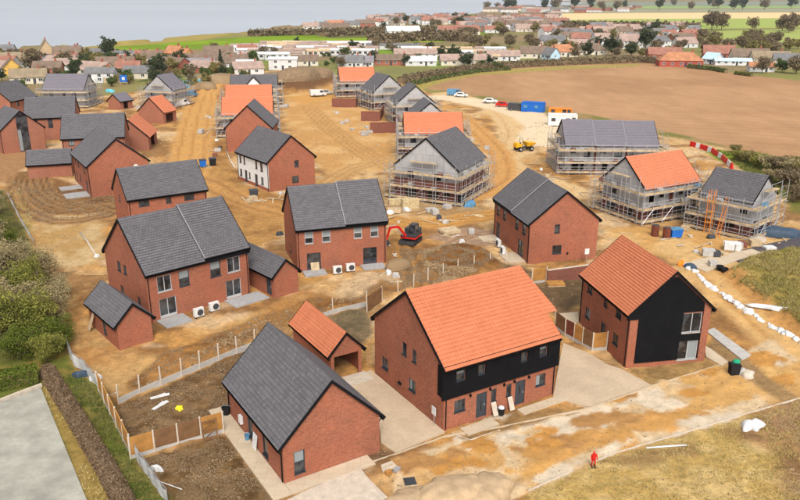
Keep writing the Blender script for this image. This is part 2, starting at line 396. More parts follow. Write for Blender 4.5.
OR, BR, DK, PL = C(200,150,90), C(152,112,74), C(122,90,60), C(222,196,162)
# broad patches
zone([(285,96),(330,84),(360,100),(392,128),(388,172),(330,176),(300,150),(285,125)], C(214,174,120), 1.5, 2, 6, .5, c2=C(198,152,96), s2=7)
zone([(282,92),(290,76),(322,74),(340,82),(310,93)], C(128,92,62), 1, 1.5, 5, .8, h=1.6)
zone([(283,97),(345,92),(352,97),(300,104)], C(206,156,92), .8, 1, 4, .5)
zone([(196,92),(206,78),(238,76),(232,86),(214,100)], C(190,132,74), 1, 1.5, 5, .8, h=1.3)
zone([(4,178),(24,170),(72,182),(120,200),(106,216),(70,206),(30,222),(12,208)], C(150,110,70), .8, 1, 4, .8, c2=C(120,86,54), s2=3)
zone([(0,150),(26,146),(28,166),(10,178),(-10,186),(-40,190)], C(170,130,92), 1, 1, 4, .6)
zone([(8,190),(22,182),(34,222),(30,236),(18,214)], C(172,150,92), .6, .6, 2, .6)
zone([(30,225),(60,212),(110,224),(100,262),(60,268),(40,250)], C(204,176,132), .8, 1, 4, .6, c2=C(186,150,98), s2=3)
zone([(64,300),(82,312),(110,338),(160,356),(250,316),(300,288),(345,300),(360,318),(260,345),(125,400),(108,392),(78,370),(66,340)], C(206,166,112), .8, 1, 4, .8, c2=C(190,140,86), s2=4)
zone([(160,356),(200,340),(260,318),(310,300),(352,300),(366,294),(380,280),(396,286),(420,276),(424,284),(366,305),(330,312),(250,343),(180,372),(130,392)], C(176,128,76), .8, 1.0, 4, .9, c2=C(140,98,58), s2=2.2, h=.28)
zone([(396,240),(440,246),(470,258),(498,262),(516,268),(440,280),(404,288),(392,264)], C(172,128,80), .8, 1, 4, .8, c2=C(150,108,66), s2=2.5)
zone([(424,252),(462,247),(492,256),(500,266),(470,274),(440,276),(424,268)], C(130,88,48), .7, .8, 3, 1.0, h=.7, c2=C(152,104,58), s2=2)
zone([(404,244),(420,240),(428,262),(424,284),(404,290),(400,262)], C(196,150,94), .6, .6, 2.5, .8, c2=C(170,122,74), s2=1.5)
zone([(426,238),(450,228),(498,230),(498,244),(458,246)], C(176,146,122), .7, .7, 3, .8)
zone([(376,176),(420,196),(490,206),(494,216),(430,216),(376,212)], C(196,168,130), .8, 1, 4, .8, c2=C(176,140,96), s2=2.5)
zone([(196,140),(222,140),(236,182),(284,196),(284,240),(250,250),(214,206)], C(196,150,92), 1, 1.2, 4, .9, c2=C(170,124,74), s2=3, h=.12)
zone([(498,262),(528,270),(590,276),(586,300),(566,318),(530,300),(500,276)], C(138,112,82), .6, .6, 2, .8, c2=C(112,92,68), s2=2)
# tracks and haul roads
track([(186,176),(192,150),(197,120),(205,96),(215,82),(232,74)], 8.5, C(208,160,98), .8, .6, 3, C(186,136,80), .5)
track([(176,185),(200,180),(240,200),(290,215)], 6, C(198,150,92), 1, 1, 2, C(160,116,72), .7)
track([(446,94),(490,106),(512,122),(516,140),(500,160),(520,176),(560,190)], 9, C(214,182,136), 1, .8, 2, C(200,160,112), .45)
track([(440,97),(470,101),(520,112),(545,126),(540,142)], 11, C(222,202,172), 1, .8, 0, None, .3)
track([(462,118),(478,132),(496,152),(500,176),(470,196)], 6, C(208,158,98), .8, .8, 2, C(182,132,78), .5)
track([(380,218),(420,224),(470,218),(520,210),(560,200)], 5.0, C(206,156,92), .6, .5, 3, C(176,126,72), .6)
track([(396,170),(360,150),(330,128),(310,108)], 6, C(206,162,104), .8, .6, 4, C(170,126,80), .6, k=.8)
track([(384,160),(350,170),(318,190)], 5, C(206,166,112), .8, .6, 3, C(172,130,84), .6, k=.8)
track([(26,176),(24,190),(40,204),(70,210),(118,206),(160,204)], 4.6, C(176,136,92), .5, .4, 4, C(96,66,42), .7, depth=.16)
track([(40,176),(44,190),(62,202),(96,210)], 3.4, C(180,140,96), .5, .4, 3, C(104,74,48), .7, depth=.12)
track([(14,186),(22,206),(60,222),(110,214)], 3.2, C(180,140,96), .5, .4, 2, C(106,76,50), .7, depth=.12, k=.9)
track([(406,242),(412,262),(416,284)], 3.0, C(190,142,86), .5, .3, 2, C(142,102,64), .8, depth=.14)
track([(448,246),(470,236),(500,238)], 2.4, C(190,158,128), .5, .3, 2, C(150,118,92), .7, depth=.1)
# site road beside house C and the foreground road
track([(690,246),(720,282),(760,318),(800,352),(850,392)], 6.2, C(212,172,116), .8, .6, 2, C(190,144,88), .5)
track([(640,236),(690,244),(760,262)], 8, C(204,158,96), 1, 1, 0, None, .6)
zone([(600,226),(660,236),(700,226),(768,236),(800,246),(800,268),(740,272),(700,270),(670,262),(620,240)], C(204,158,98), 1, 1, 4, .6, c2=C(216,178,124), s2=4)
ROAD = [(345,520),(392,494),(398,470),(420,452),(460,440),(588,408),(651,386),(726,360),(770,340),(820,372),(830,392),(748,414),(615,452),(528,490),(480,520)]
zone(ROAD, C(220,194,158), .25, .2, 1.0, .6, c2=C(206,162,104), s2=3.4)
for i, (pl, cc) in enumerate([
    ([(470,432),(560,414),(640,398),(660,404),(600,428),(540,446),(500,446)], C(216,200,178)),
    ([(530,452),(600,430),(690,404),(700,414),(620,446),(540,470)], C(200,152,92)),
    ([(680,380),(740,358),(800,380),(760,402),(690,410)], C(208,164,104)),
    ([(540,478),(600,450),(660,436),(620,448),(560,474)], C(220,204,180)),
    ([(640,442),(700,420),(745,408),(748,413),(690,432),(650,446)], C(212,196,174)),
    ([(400,462),(450,446),(500,446),(510,464),(440,474)], C(206,164,108)),
    ([(600,412),(650,396),(690,386),(700,396),(640,414)], C(206,176,136)),
    ([(700,366),(745,350),(790,372),(760,390)], C(214,172,112)),
    ([(500,470),(540,462),(580,448),(530,484)], C(208,160,96))]):
    zone(pl, cc, .22, 1.6, 2.2, .5, seed=40+i)
for i in range(46):
    px = random.uniform(400, 790); py = 452-(px-440)*.27+random.uniform(-16, 22); p = W(px, py); r = random.uniform(.4, 1.3)
    pl = [(p.x+r*1.6*math.cos(a)*random.uniform(.6, 1.2), p.y+r*math.sin(a)*random.uniform(.6, 1.2)) for a in np.linspace(0, 6.28, 7)[:-1]]
    zone(pl, random.choice([C(226,208,184), C(198,146,82), C(180,136,88), C(218,186,142)]), .15, .7, 1.2, world=True, seed=i+60)
# foreground grass, lower right
zone([(470,530),(534,491),(616,454),(749,415),(802,398),(900,370),(960,600),(500,600)], C(218,188,130), .3, .35, 1.0, .8, c2=C(196,164,100), s2=1.6, flat=-.02, h=.06)
zone([(735,432),(752,414),(802,399),(880,376),(960,560),(820,560),(790,500),(770,460)], C(180,142,100), .6, 1.2, 2, .95, c2=C(150,116,80), s2=1.6)
zone([(600,462),(640,452),(690,440),(700,452),(650,466)], C(170,138,92), .4, .6, 1.5, .9)
# rough grass bank, right edge
zone([(728,276),(745,262),(772,256),(810,250),(860,250),(880,380),(830,352),(790,322),(756,296)], C(184,160,92), .5, .7, 2, .95, c2=C(150,132,68), s2=2, h=.75)
zone([(760,262),(790,250),(820,246),(830,268),(780,276)], C(150,140,70), .5, .7, 2, .95, h=.3)
zone([(716,272),(734,268),(760,296),(800,328),(830,352),(822,356),(770,322)], C(204,154,94), .5, .6, 2, .7, h=.12)
zone([(722,150),(760,152),(830,170),(850,230),(790,212),(776,190),(740,170)], C(140,124,72), .8, 1.2, 4, .9, c2=C(120,128,54), s2=4)
zone([(700,146),(722,150),(740,156),(726,164),(708,154)], C(140,160,50), .6, .6, 2, .7)
# gardens and soil round the near houses
zone([(119,405),(250,349),(262,352),(230,380),(224,430),(132,457),(104,398)], C(150,118,82), .25, .3, 1, 1.0, c2=C(120,92,62), s2=.9, flat=-.03, h=.05)
zone([(134,462),(225,434),(250,470),(272,498),(282,540),(190,540)], C(140,110,74), .25, .3, 1, 1.0, c2=C(110,84,54), s2=.8, flat=-.04, h=.05)
zone([(330,316),(366,306),(372,330),(362,345),(330,330)], C(140,120,92), .3, .3, 1, .9, c2=C(118,104,78), s2=1.4)
zone([(352,460),(380,448),(396,452),(372,466),(360,470)], C(132,104,78), .3, .3, 1, .9)
zone([(462,438),(500,420),(520,408),(586,408),(520,426),(470,440)], C(186,148,96), .3, .3, 1, .7, c2=C(150,118,80), s2=1.2)
zone([(626,368),(704,360),(722,364),(652,384)], C(188,152,100), .25, .3, 1, .8, c2=C(160,128,84), s2=1.5)
zone([(706,352),(714,332),(800,400),(780,402),(730,366)], C(166,134,94), .3, .3, 1, .8)
# lower-left corner outside the site
zone([(-120,392),(0,360),(40,352),(64,334),(70,362),(99,388),(132,448),(172,505),(240,600),(-160,600)], C(118,124,58), .4, .5, 1.5, .9, c2=C(150,132,70), s2=1.6)
zone([(62,372),(84,376),(104,402),(130,452),(150,484),(170,510),(140,510),(110,460),(84,410)], C(106,118,50), .4, .5, 1.5, 1.0, c2=C(140,132,74), s2=1.0)
zone([(40,384),(48,384),(92,460),(112,500),(96,510),(84,498)], C(166,140,80), .25, .25, 1, .9)
zone([(-60,200),(4,190),(22,222),(56,300),(64,332),(40,356),(-80,372)], C(112,104,58), .6, .6, 2, 1.0, c2=C(84,86,44), s2=2)
# flatten where houses and hard surfaces stand
HARD = []          # filled by sheets below: (polygon, height)
# ------------------------------------------------------------------ where the new houses stand: x, y, turn, length, width, eaves, rise
HP = dict(
 A=(-7.3,48.5,-58.1,10.5,7.3,3.0,3.62), B=(5.2,55.9,30.7,10.8,10.5,5.22,4.03), C=(22.4,64.2,-79.2,9.9,7.5,5.18,3.43),
 D=(-23.7,75.3,42.6,11.4,9.7,5.23,4.28), E=(-8.1,88.1,17.9,10.8,8.6,5.31,3.76), F=(18.4,92.2,-76.3,11.8,8.9,5.04,3.57),
 G=(-33.79,102.71,33.4,10.83,7.58,4.99,3.24), H=(-48.75,124.1,-57.4,13.13,9.26,5.11,3.79), I=(-59.46,146.25,14,11.22,8.66,5,3.62),
 J=(-78.68,170.82,16,10.28,8.95,5,3.75), K=(-80.4,156.6,-47.4,9.6,8.26,4.7,3.51), L=(-102.68,198.24,82.2,11.19,9.32,5.04,3.92),
 M=(-95.76,220.93,.2,11.66,9.05,5.01,3.78), N=(-68.12,221.78,74.2,7.76,8.93,5,3.74), O=(-79.29,214.79,62.8,4.6,4.6,2.42,1.7),
 P1=(-56.24,158.39,96.9,9.0,7.35,2.87,3.4), P2=(-61.6,191.6,70,5.2,7.4,2.94,3.3), Q=(-21.43,127.03,-53.1,11.57,8.68,5.03,3.74),
 RR=(-31.19,158.33,-88,10,9.2,5.03,4.3), S1=(-35.22,175.03,7.9,11.29,8.1,5,3.24), S2=(-40.35,203.46,7.1,11.9,7.26,5,2.77),
 T=(-43.5,228,8,13.5,7.6,5,3.0), U1=(-14.12,245.19,10,11.09,8.96,5.01,3.72), U2=(-5.03,218.99,-65.2,9.27,9.6,5.07,4.1),
 U3=(3,194.46,-79.2,8.99,9.6,5.06,4.1), U4=(5.96,168.6,-81.7,8.4,8.61,5,3.54), V=(6.48,151.3,2.1,11.48,8.17,5,3.3),
 W=(6.61,119.95,63.3,11.6,10.6,5.38,4.4), X=(38.16,138.56,-.4,16.71,8.93,5.01,3.65), Y=(37.3,109.1,27.9,10.84,8.33,5,3.58),
 Z=(46.6,100.4,-47.6,7.0,7.42,4.99,2.9),
 GA=(-6.53,60.29,-58.3,7.71,2.9,2.5,1.5), GD1=(-26.75,65.79,-49.2,7.4,3.2,2.5,1.55), GD2=(-14.75,78.18,-48.1,7.6,3.05,2.55,1.4),
 GH=(-62.65,132.53,17.9,7.16,4.92,2.47,1.89))
def house_poly(k, pad=0.0):
    cx, cy, r, L, Wd = HP[k][:5]; r = R(r); c, s = math.cos(r), math.sin(r)
    return [(cx+c*u-s*v, cy+s*u+c*v) for u, v in ((-L/2-pad,-Wd/2-pad),(L/2+pad,-Wd/2-pad),(L/2+pad,Wd/2+pad),(-L/2-pad,Wd/2+pad))]
for k in HP: HARD.append((house_poly(k), -.06, .8))
def HL(k, u, v, z=0.0):
    """point in a house's own frame -> world"""
    cx, cy, r = HP[k][:3]; r = R(r); return Vector((cx+math.cos(r)*u-math.sin(r)*v, cy+math.sin(r)*u+math.cos(r)*v, z))
def hrect(k, u0, u1, v0, v1): return [HL(k, u0, v0), HL(k, u1, v0), HL(k, u1, v1), HL(k, u0, v1)]
SHEETS = [  # name, label, polygon (world), top z, material
 ('driveway', 'buff block-paved driveway between the grey roofed bungalow and the large orange roofed house', WP((347,380),(371,370),(445,432),(396,453),(381,443),(380,430)), .03, 'block_paving'),
 ('driveway', 'pale block-paved forecourt between the two orange roofed houses', WP((563,343),(578,349),(592,355),(606,364),(621,369),(651,385),(588,407),(553,397)), .03, 'block_paving'),
 ('driveway', 'pale concrete driveway in front of the grey roofed bungalow gable', WP((281,503),(357,467),(402,512),(345,560)), .03, 'concrete_pale'),
 ('path', 'buff slab path round two sides of the grey roofed bungalow', hrect('A', -6.4, 6.5, -4.95, -3.68)+[], .05, 'slab_buff'),
 ('path', 'buff slab strip under the bungalow gable window', hrect('A', 5.28, 6.5, -3.66, 2.6), .054, 'slab_buff'),
 ('path', 'buff slab path to the left front door of the large orange roofed house', hrect('B', -4.2, -1.3, -6.75, -5.7), .05, 'slab_buff'),
 ('path', 'buff slab path to the right front door of the large orange roofed house', hrect('B', 1.2, 5.8, -6.6, -5.75), .05, 'slab_buff'),
 ('patio', 'grey slab patio below the left french doors of the twin grey roofed semi', hrect('D', -5.1, -2.3, -7.2, -4.88), .05, 'slab_grey'),
 ('patio', 'grey slab patio between the twin grey roofed semi and its right garage', hrect('D', 2.5, 6.6, -7.3, -4.88), .05, 'slab_grey'),
 ('patio', 'grey slab patio by the boarded doors of the semi with white heat pumps', hrect('E', -4.9, -2.3, -6.2, -4.33), .05, 'slab_grey'),
 ('patio', 'grey slab patio below the glazed doors of the semi beside the excavator', hrect('E', 2.1, 4.9, -6.2, -4.33), .05, 'slab_grey'),
 ('patio', 'buff slab patio at the far door of the semi with two heat pumps by its side', hrect('F', -5.6, -3.3, -6.9, -4.48), .05, 'slab_buff'),
 ('patio', 'buff slab patio at the near door of the semi behind the orange roof', hrect('F', 1.8, 5.2, -6.7, -4.48), .05, 'slab_buff'),
 ('patio', 'pale slab patio beside the brick house with the attached low garage', hrect('H', -3.2, -.6, -8.0, -4.66), .05, 'slab_grey'),
 ('patio', 'pale slab patio at the near door of the brick house by the muddy tyre tracks', hrect('H', 2.0, 5.4, -8.2, -4.66), .05, 'slab_grey'),
 ('garage_apron', 'concrete apron in front of the small open orange roofed garage', hrect('GA', 3.9, 5.6, -1.5, 1.7), .046, 'concrete_pale'),
 ('path', 'narrow buff path beside the black clad gable', WP((704,345),(712,350),(728,362),(722,366),(706,357)), .05, 'slab_buff'),
 ('path', 'pale concrete strip running along the road past the black clad house', WP((706,331),(714,328),(751,355),(742,360)), .036, 'concrete'),
 ('path', 'pale path behind the timber fence between the orange roofed houses', WP((556,314),(578,312),(579,322),(566,322)), .04, 'slab_buff'),
 ('yard', 'pale grey weathered concrete yard in the lower left corner', WP((-150,455),(-60,425),(0,403),(41,388),(88,503),(120,600),(-150,600)), .03, 'yard'),
 ('hardstanding', 'dark tarmac square beside the tarpaulin covered pile', WP((720,255),(772,243),(806,236),(806,252),(756,256),(740,262)), .03, 'tarmac'),
 ('hardstanding', 'light concrete slab strip in front of the scaffolded houses', WP((686,263),(700,259),(752,249),(762,253),(736,261),(706,272)), .042, 'slab_buff'),
]
simple('yard', C(178,174,160), .9, .25, .5); simple('tarmac', (.085,.075,.08), .9, .2, 1)
for s_ in SHEETS: HARD.append((s_[2], -.06, .5))
# coast: everything seaward of the line falls away under the sea
COAST = [(-900,52),(-300,50),(0,48.5),(62,47.2),(120,42.6),(165,39.2),(190,37),(240,33.4),(262,28.6),(290,26.2),(306,23.6),(340,22.4),(400,20.2),(430,17.6),(480,12.2),(520,9),(560,5.4),(590,3.2),(620,1.2),(660,-.4)]
cw = [W(*p) for p in COAST]; poly = [(p.x, p.y) for p in cw]+[(cw[-1].x, 60000), (-60000, 60000), (-60000, cw[0].y)]
jit = (fbm(GX/30, GY/30, 4, 77)-.5)*10
sea_d = sdf(poly, GX, GY)+jit
w = 1-ss((sea_d+6)/16); hgt = hgt*(1-w)-26*w
bank = np.exp(-((sea_d-14)/7)**2)*(fbm(GX/40, GY/40, 3, 78) > .5)
hgt += bank*2.2; mixc(np.arange(GX.size), ss((14-sea_d)/8)*.8, C(150,128,90))
# distant hills on the right
far = ss((GY-2200)/3500)*ss((GX-200)/1200)
hgt += far*(fbm(GX/1500, GY/1500, 3, 90))*46
def flatten(poly, z=-.05, pad=.35):
    ix = region(poly, pad+1)
    if len(ix):
        d = sdf(poly, GX[ix], GY[ix]); w = 1-ss((d-pad*.2)/pad); hgt[ix] = hgt[ix]*(1-w)+np.minimum(hgt[ix], z)*w
for h in HARD: flatten(*h)
lum = col.mean(1, keepdims=True); col = np.clip(lum+(col-lum)*1.02, .01, .95)
verts = np.stack([GX, GY, hgt], 1)
i = np.arange((len(yr)-1)*(NC-1)); r_, c_ = i//(NC-1), i % (NC-1); v0 = r_*NC+c_
quads = np.stack([v0, v0+1, v0+NC+1, v0+NC], 1)
me = bpy.data.meshes.new('ground'); me.vertices.add(len(verts)); me.vertices.foreach_set('co', verts.ravel())
me.loops.add(quads.size); me.loops.foreach_set('vertex_index', quads.ravel().astype(np.int32))
me.polygons.add(len(quads)); me.polygons.foreach_set('loop_start', (np.arange(len(quads))*4).astype(np.int32))
me.polygons.foreach_set('loop_total', np.full(len(quads), 4, np.int32))
me.update(calc_edges=True); me.polygons.foreach_set('use_smooth', [True]*len(quads))
at = me.attributes.new('soil_colour', 'FLOAT_COLOR', 'POINT')
at.data.foreach_set('color', np.concatenate([np.clip(col, 0, 1), grain[:, None]], 1).astype(np.float32).ravel())
m, nt, b = nodes('ground'); g = nd(nt, 'ShaderNodeAttribute', attribute_name='soil_colour'); tc = nd(nt, 'ShaderNodeTexCoord')
v = tc.outputs['Object']; n1 = noise(nt, v, 1.1, 6, .7); n2 = noise(nt, v, 6.5, 4, .7); n3 = noise(nt, v, .12, 4, .6)
mul = nd(nt, 'ShaderNodeMath', operation='MULTIPLY'); nt.links.new(mapr(nt, n1, .3, .70, 0, 1.0), mul.inputs[0]); nt.links.new(g.outputs['Alpha'], mul.inputs[1])
dark = ramp_mix(nt, .44, g.outputs['Color'], (0,0,0)); lite = ramp_mix(nt, 1.0, g.outputs['Color'], (1.28,1.24,1.16), 'MULTIPLY')
c = ramp_mix(nt, mul.outputs[0], lite, dark)
mul2 = nd(nt, 'ShaderNodeMath', operation='MULTIPLY'); nt.links.new(mapr(nt, n2, .5, .8, 0, .75), mul2.inputs[0]); nt.links.new(g.outputs['Alpha'], mul2.inputs[1])
c = ramp_mix(nt, mul2.outputs[0], c, dark)
n6 = noise(nt, v, 2.7, 5, .75); vo_ = nd(nt, 'ShaderNodeTexVoronoi', Scale=2.6); nt.links.new(v, vo_.inputs['Vector'])
mul3 = nd(nt, 'ShaderNodeMath', operation='MULTIPLY'); nt.links.new(mapr(nt, n6, .52, .66, 0, .8), mul3.inputs[0]); nt.links.new(g.outputs['Alpha'], mul3.inputs[1])
c = ramp_mix(nt, mul3.outputs[0], c, dark)
mul4 = nd(nt, 'ShaderNodeMath', operation='MULTIPLY'); nt.links.new(mapr(nt, n6, .44, .32, 0, .55), mul4.inputs[0]); nt.links.new(g.outputs['Alpha'], mul4.inputs[1])
lite2 = ramp_mix(nt, 1.0, g.outputs['Color'], (1.5,1.45,1.4), 'MULTIPLY'); c = ramp_mix(nt, mul4.outputs[0], c, lite2)
c = ramp_mix(nt, mapr(nt, n3, .3, .7, 0, .15), c, dark)
nt.links.new(c, b.inputs['Base Color']); b.inputs['Roughness'].default_value = .95; b.inputs['Specular IOR Level'].default_value = .1
bp = nd(nt, 'ShaderNodeBump', Distance=.12); nt.links.new(g.outputs['Alpha'], bp.inputs['Strength']); nt.links.new(n1, bp.inputs['Height'])
bp3 = nd(nt, 'ShaderNodeBump', Distance=.10); nt.links.new(g.outputs['Alpha'], bp3.inputs['Strength']); nt.links.new(n6, bp3.inputs['Height']); nt.links.new(bp.outputs[0], bp3.inputs['Normal'])
bp2 = nd(nt, 'ShaderNodeBump', Distance=.04, Strength=.8); nt.links.new(n2, bp2.inputs['Height']); nt.links.new(bp3.outputs[0], bp2.inputs['Normal'])
nt.links.new(bp2.outputs[0], b.inputs['Normal'])
me.materials.append(MT['ground'])
tag(link_mesh('ground', me), 'sandy building-site ground, fields and coastal grassland as one sheet', kind='structure')
mb = MB(); mb.poly([(-14200,150,-9),(14200,150,-9),(14200,14300,-9),(-14200,14300,-9)])
tag(mb.build('sea', MT['sea']), 'pale grey calm sea beyond the grassy cliff', kind='structure')
def gz(x, y):
    """ground height at a point (bilinear in the sheet's own rows and columns)"""
    r = int(np.clip(np.searchsorted(yr, y)-1, 0, len(yr)-2)); fr = (y-yr[r])/(yr[r+1]-yr[r]); zz = 0
    for rr, wr in ((r, 1-fr), (r+1, fr)):
        u = x/(yr[rr]+18); k = (u-ur[0])/(ur[1]-ur[0]); k = min(max(k, 0), NC-1.001); c0 = int(k); f = k-c0
        zz += wr*(hgt[rr*NC+c0]*(1-f)+hgt[rr*NC+c0+1]*f)
    return float(zz)
for nm, lb, pl, z, mt in SHEETS:
    mb = MB(); mb.prism([(p[0], p[1]) for p in pl], -.12, z)
    o = mb.build(nm, MT[mt]); tag(o, lb, kind='structure')
# ------------------------------------------------------------------ building parts
def side_frame(k, side, L, Wd):
    """origin, along, outward of a wall in the house's own frame; along runs left to right seen from outside"""
    return {'f': (Vector((0,-Wd/2,0)), Vector((1,0,0)), Vector((0,-1,0))), 'k': (Vector((0,Wd/2,0)), Vector((-1,0,0)), Vector((0,1,0))),
            'b': (Vector((L/2,0,0)), Vector((0,1,0)), Vector((1,0,0))), 'a': (Vector((-L/2,0,0)), Vector((0,-1,0)), Vector((-1,0,0)))}[side]
UP = Vector((0,0,1))
def wall_panel(mb, O, t, n, s0, s1, z0, z1, ops, reveal=.14, mi=0, off=0.0):
    O = O+n*off
    S = sorted(set([s0, s1]+[min(max(v, s0), s1) for o in ops for v in o[:2]])); Z = sorted(set([z0, z1]+[min(max(v, z0), z1) for o in ops for v in o[2:4]]))
    P = lambda s, z, d=0: O+t*s+UP*z-n*d
    for i in range(len(S)-1):
        for j in range(len(Z)-1):
            cs, cz = (S[i]+S[i+1])/2, (Z[j]+Z[j+1])/2
            if any(o[0] < cs < o[1] and o[2] < cz < o[3] for o in ops): continue
            mb.poly([P(S[i],Z[j]), P(S[i+1],Z[j]), P(S[i+1],Z[j+1]), P(S[i],Z[j+1])], mi)
    for o in ops:
        a, b, c, d = max(o[0],s0), min(o[1],s1), max(o[2],z0), min(o[3],z1)
        if a >= b or c >= d: continue
        for q in ([(a,c),(a,d)], [(a,d),(b,d)], [(b,d),(b,c)], [(b,c),(a,c)]):
            mb.poly([P(*q[0]), P(*q[0],reveal), P(*q[1],reveal), P(*q[1])], mi)
def put_window(root, O, t, n, s0, s1, z0, z1, style='w', off=0.0, frame='frame_grey'):
    """window > pane, sill   (style: number of lights, 'h' half-filmed sash, 'd' door, 'f' french doors, 'o' open void)"""
    if style == 'o': return
    O = O+n*(off-.10)
    P = lambda s, z, d=0: O+t*s+UP*z+n*d
    fr = MB(); fw = .065
    def bar(sa, sb, za, zb, d0=-.03, d1=.04, mb=fr):
        vs = [P(s, z, d) for d in (d0, d1) for s, z in ((sa,za),(sb,za),(sb,zb),(sa,zb))]
        mb.add(vs, [(3,2,1,0),(4,5,6,7),(0,1,5,4),(1,2,6,5),(2,3,7,6),(3,0,4,7)])
    bar(s0, s0+fw, z0, z1); bar(s1-fw, s1, z0, z1); bar(s0+fw, s1-fw, z0, z0+fw); bar(s0+fw, s1-fw, z1-fw, z1)
    lights = []
    if style == 'd':
        bar(s0+fw, s1-fw, z0+fw, z1-fw, -.02, .015)
        for q in range(4):
            zz = z0+.2+q*(z1-z0-.3)/4; bar(s0+fw+.08, s1-fw-.08, zz, zz+.05, .016, .026)
        o = fr.build('door', MT['frame_grey'], root)
        hb = MB(); hb.beam(P(s1-.2, z0+1.0, .02), P(s1-.2, z0+1.0, .09), .05, .16); hb.build('handle', MT['steel'], o)
        pb = MB(); bar((s0+s1)/2-.06, (s0+s1)/2+.06, z0+.5, z1-.35, .018, .03, pb); pb.build('pane', MT['glass'], o)
        return
    nl = {'w': 2, 's': 1, 'h': 1, 'f': 2, 't': 3, 'v': 1}[style]
    for q in range(nl):
        a = s0+fw+(s1-s0-2*fw)*q/nl; b = s0+fw+(s1-s0-2*fw)*(q+1)/nl
        if q: bar(a-fw/2, a+fw/2, z0+fw, z1-fw)
        lights.append((a+(fw/2 if q else 0), b-(fw/2 if q < nl-1 else 0), z0+fw, z1-fw))
    if style == 'h':
        zm = z0+(z1-z0)*.48; bar(s0+fw, s1-fw, zm-.035, zm+.035)
        l = lights[0]; lights = [(l[0],l[1],l[2],zm-.035), (l[0],l[1],zm+.035,l[3])]
    if style == 'f':
        for l in list(lights): bar(l[0], l[1], z0+fw, z0+fw+.22)
        lights = [(l[0],l[1],l[2]+.22,l[3]) for l in lights]
    o = fr.build('window' if style != 'f' else 'french_door', MT[frame], root)
    for q, l in enumerate(lights):
        pb = MB(); pb.poly([P(l[0],l[2]), P(l[1],l[2]), P(l[1],l[3]), P(l[0],l[3])])
        film = (style == 'h' and q == 1) or (style in 'wt' and random.random() < .28)
        pb.build('pane', MT['glass_film' if film else 'glass'], o)
    if style not in ('f', 'v'):
        sb = MB(); bar(s0-.04, s1+.04, z0-.07, z0, -.04, .15, sb); sb.build('sill', MT['frame_grey' if frame == 'frame_grey' else 'concrete'], o)
def slope_plane(Wd, he, rise, OE): 
    sl = rise/(Wd/2); return sl, he-OE*sl+.1
def make_roof(root, L, Wd, he, rise, mat, segs=None, courses=22, OE=.35, OV=.15, bump=.03, step_right=None, sides=(-1, 1)):
    """roof of lapped courses, each course a wedge that stands proud of the one below"""
    sl, ze = slope_plane(Wd, he, rise, OE); zr = he+rise+.1; half = Wd/2+OE; nrm = math.hypot(1, sl)
    segs = segs or [(-L/2-OV, L/2+OV, 0.0)]
    mb = MB()
    for a, b, dz in segs:
        for sg in sides:
            def Q(u, t, o): # t 0 ridge .. 1 eave ; o offset along the slope normal
                return (u, sg*(half*t + o*sl/nrm), zr+dz+(ze-zr)*t + o/nrm)
            def bb(t): return b+(step_right*min(t, .62)/.62 if step_right and sg == -1 and t <= .621 and b > 0 else 0)
            for i in range(courses):
                t0, t1 = i/courses, (i+1)/courses; b0, b1 = bb(t0), bb(min(t1, .62) if t0 < .62 and step_right else t1)
                f = [Q(a,t0,.0), Q(b0,t0,.0), Q(b1,t1,bump), Q(a,t1,bump)]
                mb.poly(f if sg == 1 else f[::-1])
                g = [Q(a,t1,bump), Q(b1,t1,bump), Q(b1,t1,0), Q(a,t1,0)]
                mb.poly(g if sg == 1 else g[::-1])
            u = [Q(a,0,-.09), Q(a,1,-.09), Q(b,1,-.09), Q(b,0,-.09)]; mb.poly(u if sg == 1 else u[::-1])
            for uu, fl in ((a, 1), (b, -1)):
                w_ = [Q(uu,0,0), Q(uu,1,bump), Q(uu,1,-.09), Q(uu,0,-.09)]
                mb.poly(w_ if sg*fl == 1 else w_[::-1])
            w_ = [Q(a,1,bump), Q(b,1,bump), Q(b,1,-.09), Q(a,1,-.09)]; mb.poly(w_ if sg == 1 else w_[::-1])
    ro = mb.build('roof', MT[mat], root)
    rt = MB()
    for a, b, dz in segs:
        n = max(2, int((b-a)/.45)); 
        for q in range(n):
            u0 = a+(b-a)*q/n; u1 = a+(b-a)*(q+1)/n-.01; z = zr+dz
            rt.add([(u0,-.15,z-.15*sl+.03),(u0,0,z+.07),(u0,.15,z-.15*sl+.03),(u1,-.15,z-.15*sl+.035),(u1,0,z+.075),(u1,.15,z-.15*sl+.035)],
                   [(0,3,4,1),(1,4,5,2),(0,1,2),(5,4,3),(0,2,5,3)])
    rt.build('ridge_tiles', MT[mat], ro)
    return ro
def make_barge(root, L, Wd, he, rise, mat='trim_black', OE=.35, OV=.15, ends=(-1, 1), dz=(0, 0), w=.27):
    sl, ze = slope_plane(Wd, he, rise, OE); zr = he+rise+.1; half = Wd/2+OE
    for q, e in enumerate(ends):
        mb = MB(); u = e*(L/2+OV+.012); d = dz[q]
        for sg in (-1, 1):
            a = Vector((u, 0, zr+d+.055)); b = Vector((u, sg*half, ze+d+.055)); dn = Vector((0,0,-w))
            th = Vector((e*.035, 0, 0))
            vs = [a-th, b-th, b+dn-th, a+dn-th, a+th, b+th, b+dn+th, a+dn+th]
            fs = [(0,1,2,3),(7,6,5,4),(0,4,5,1),(1,5,6,2),(2,6,7,3),(3,7,4,0)]
            if sg*e < 0: fs = [f[::-1] for f in fs]
            mb.add(vs, fs)
        mb.build('bargeboard', MT[mat], root)
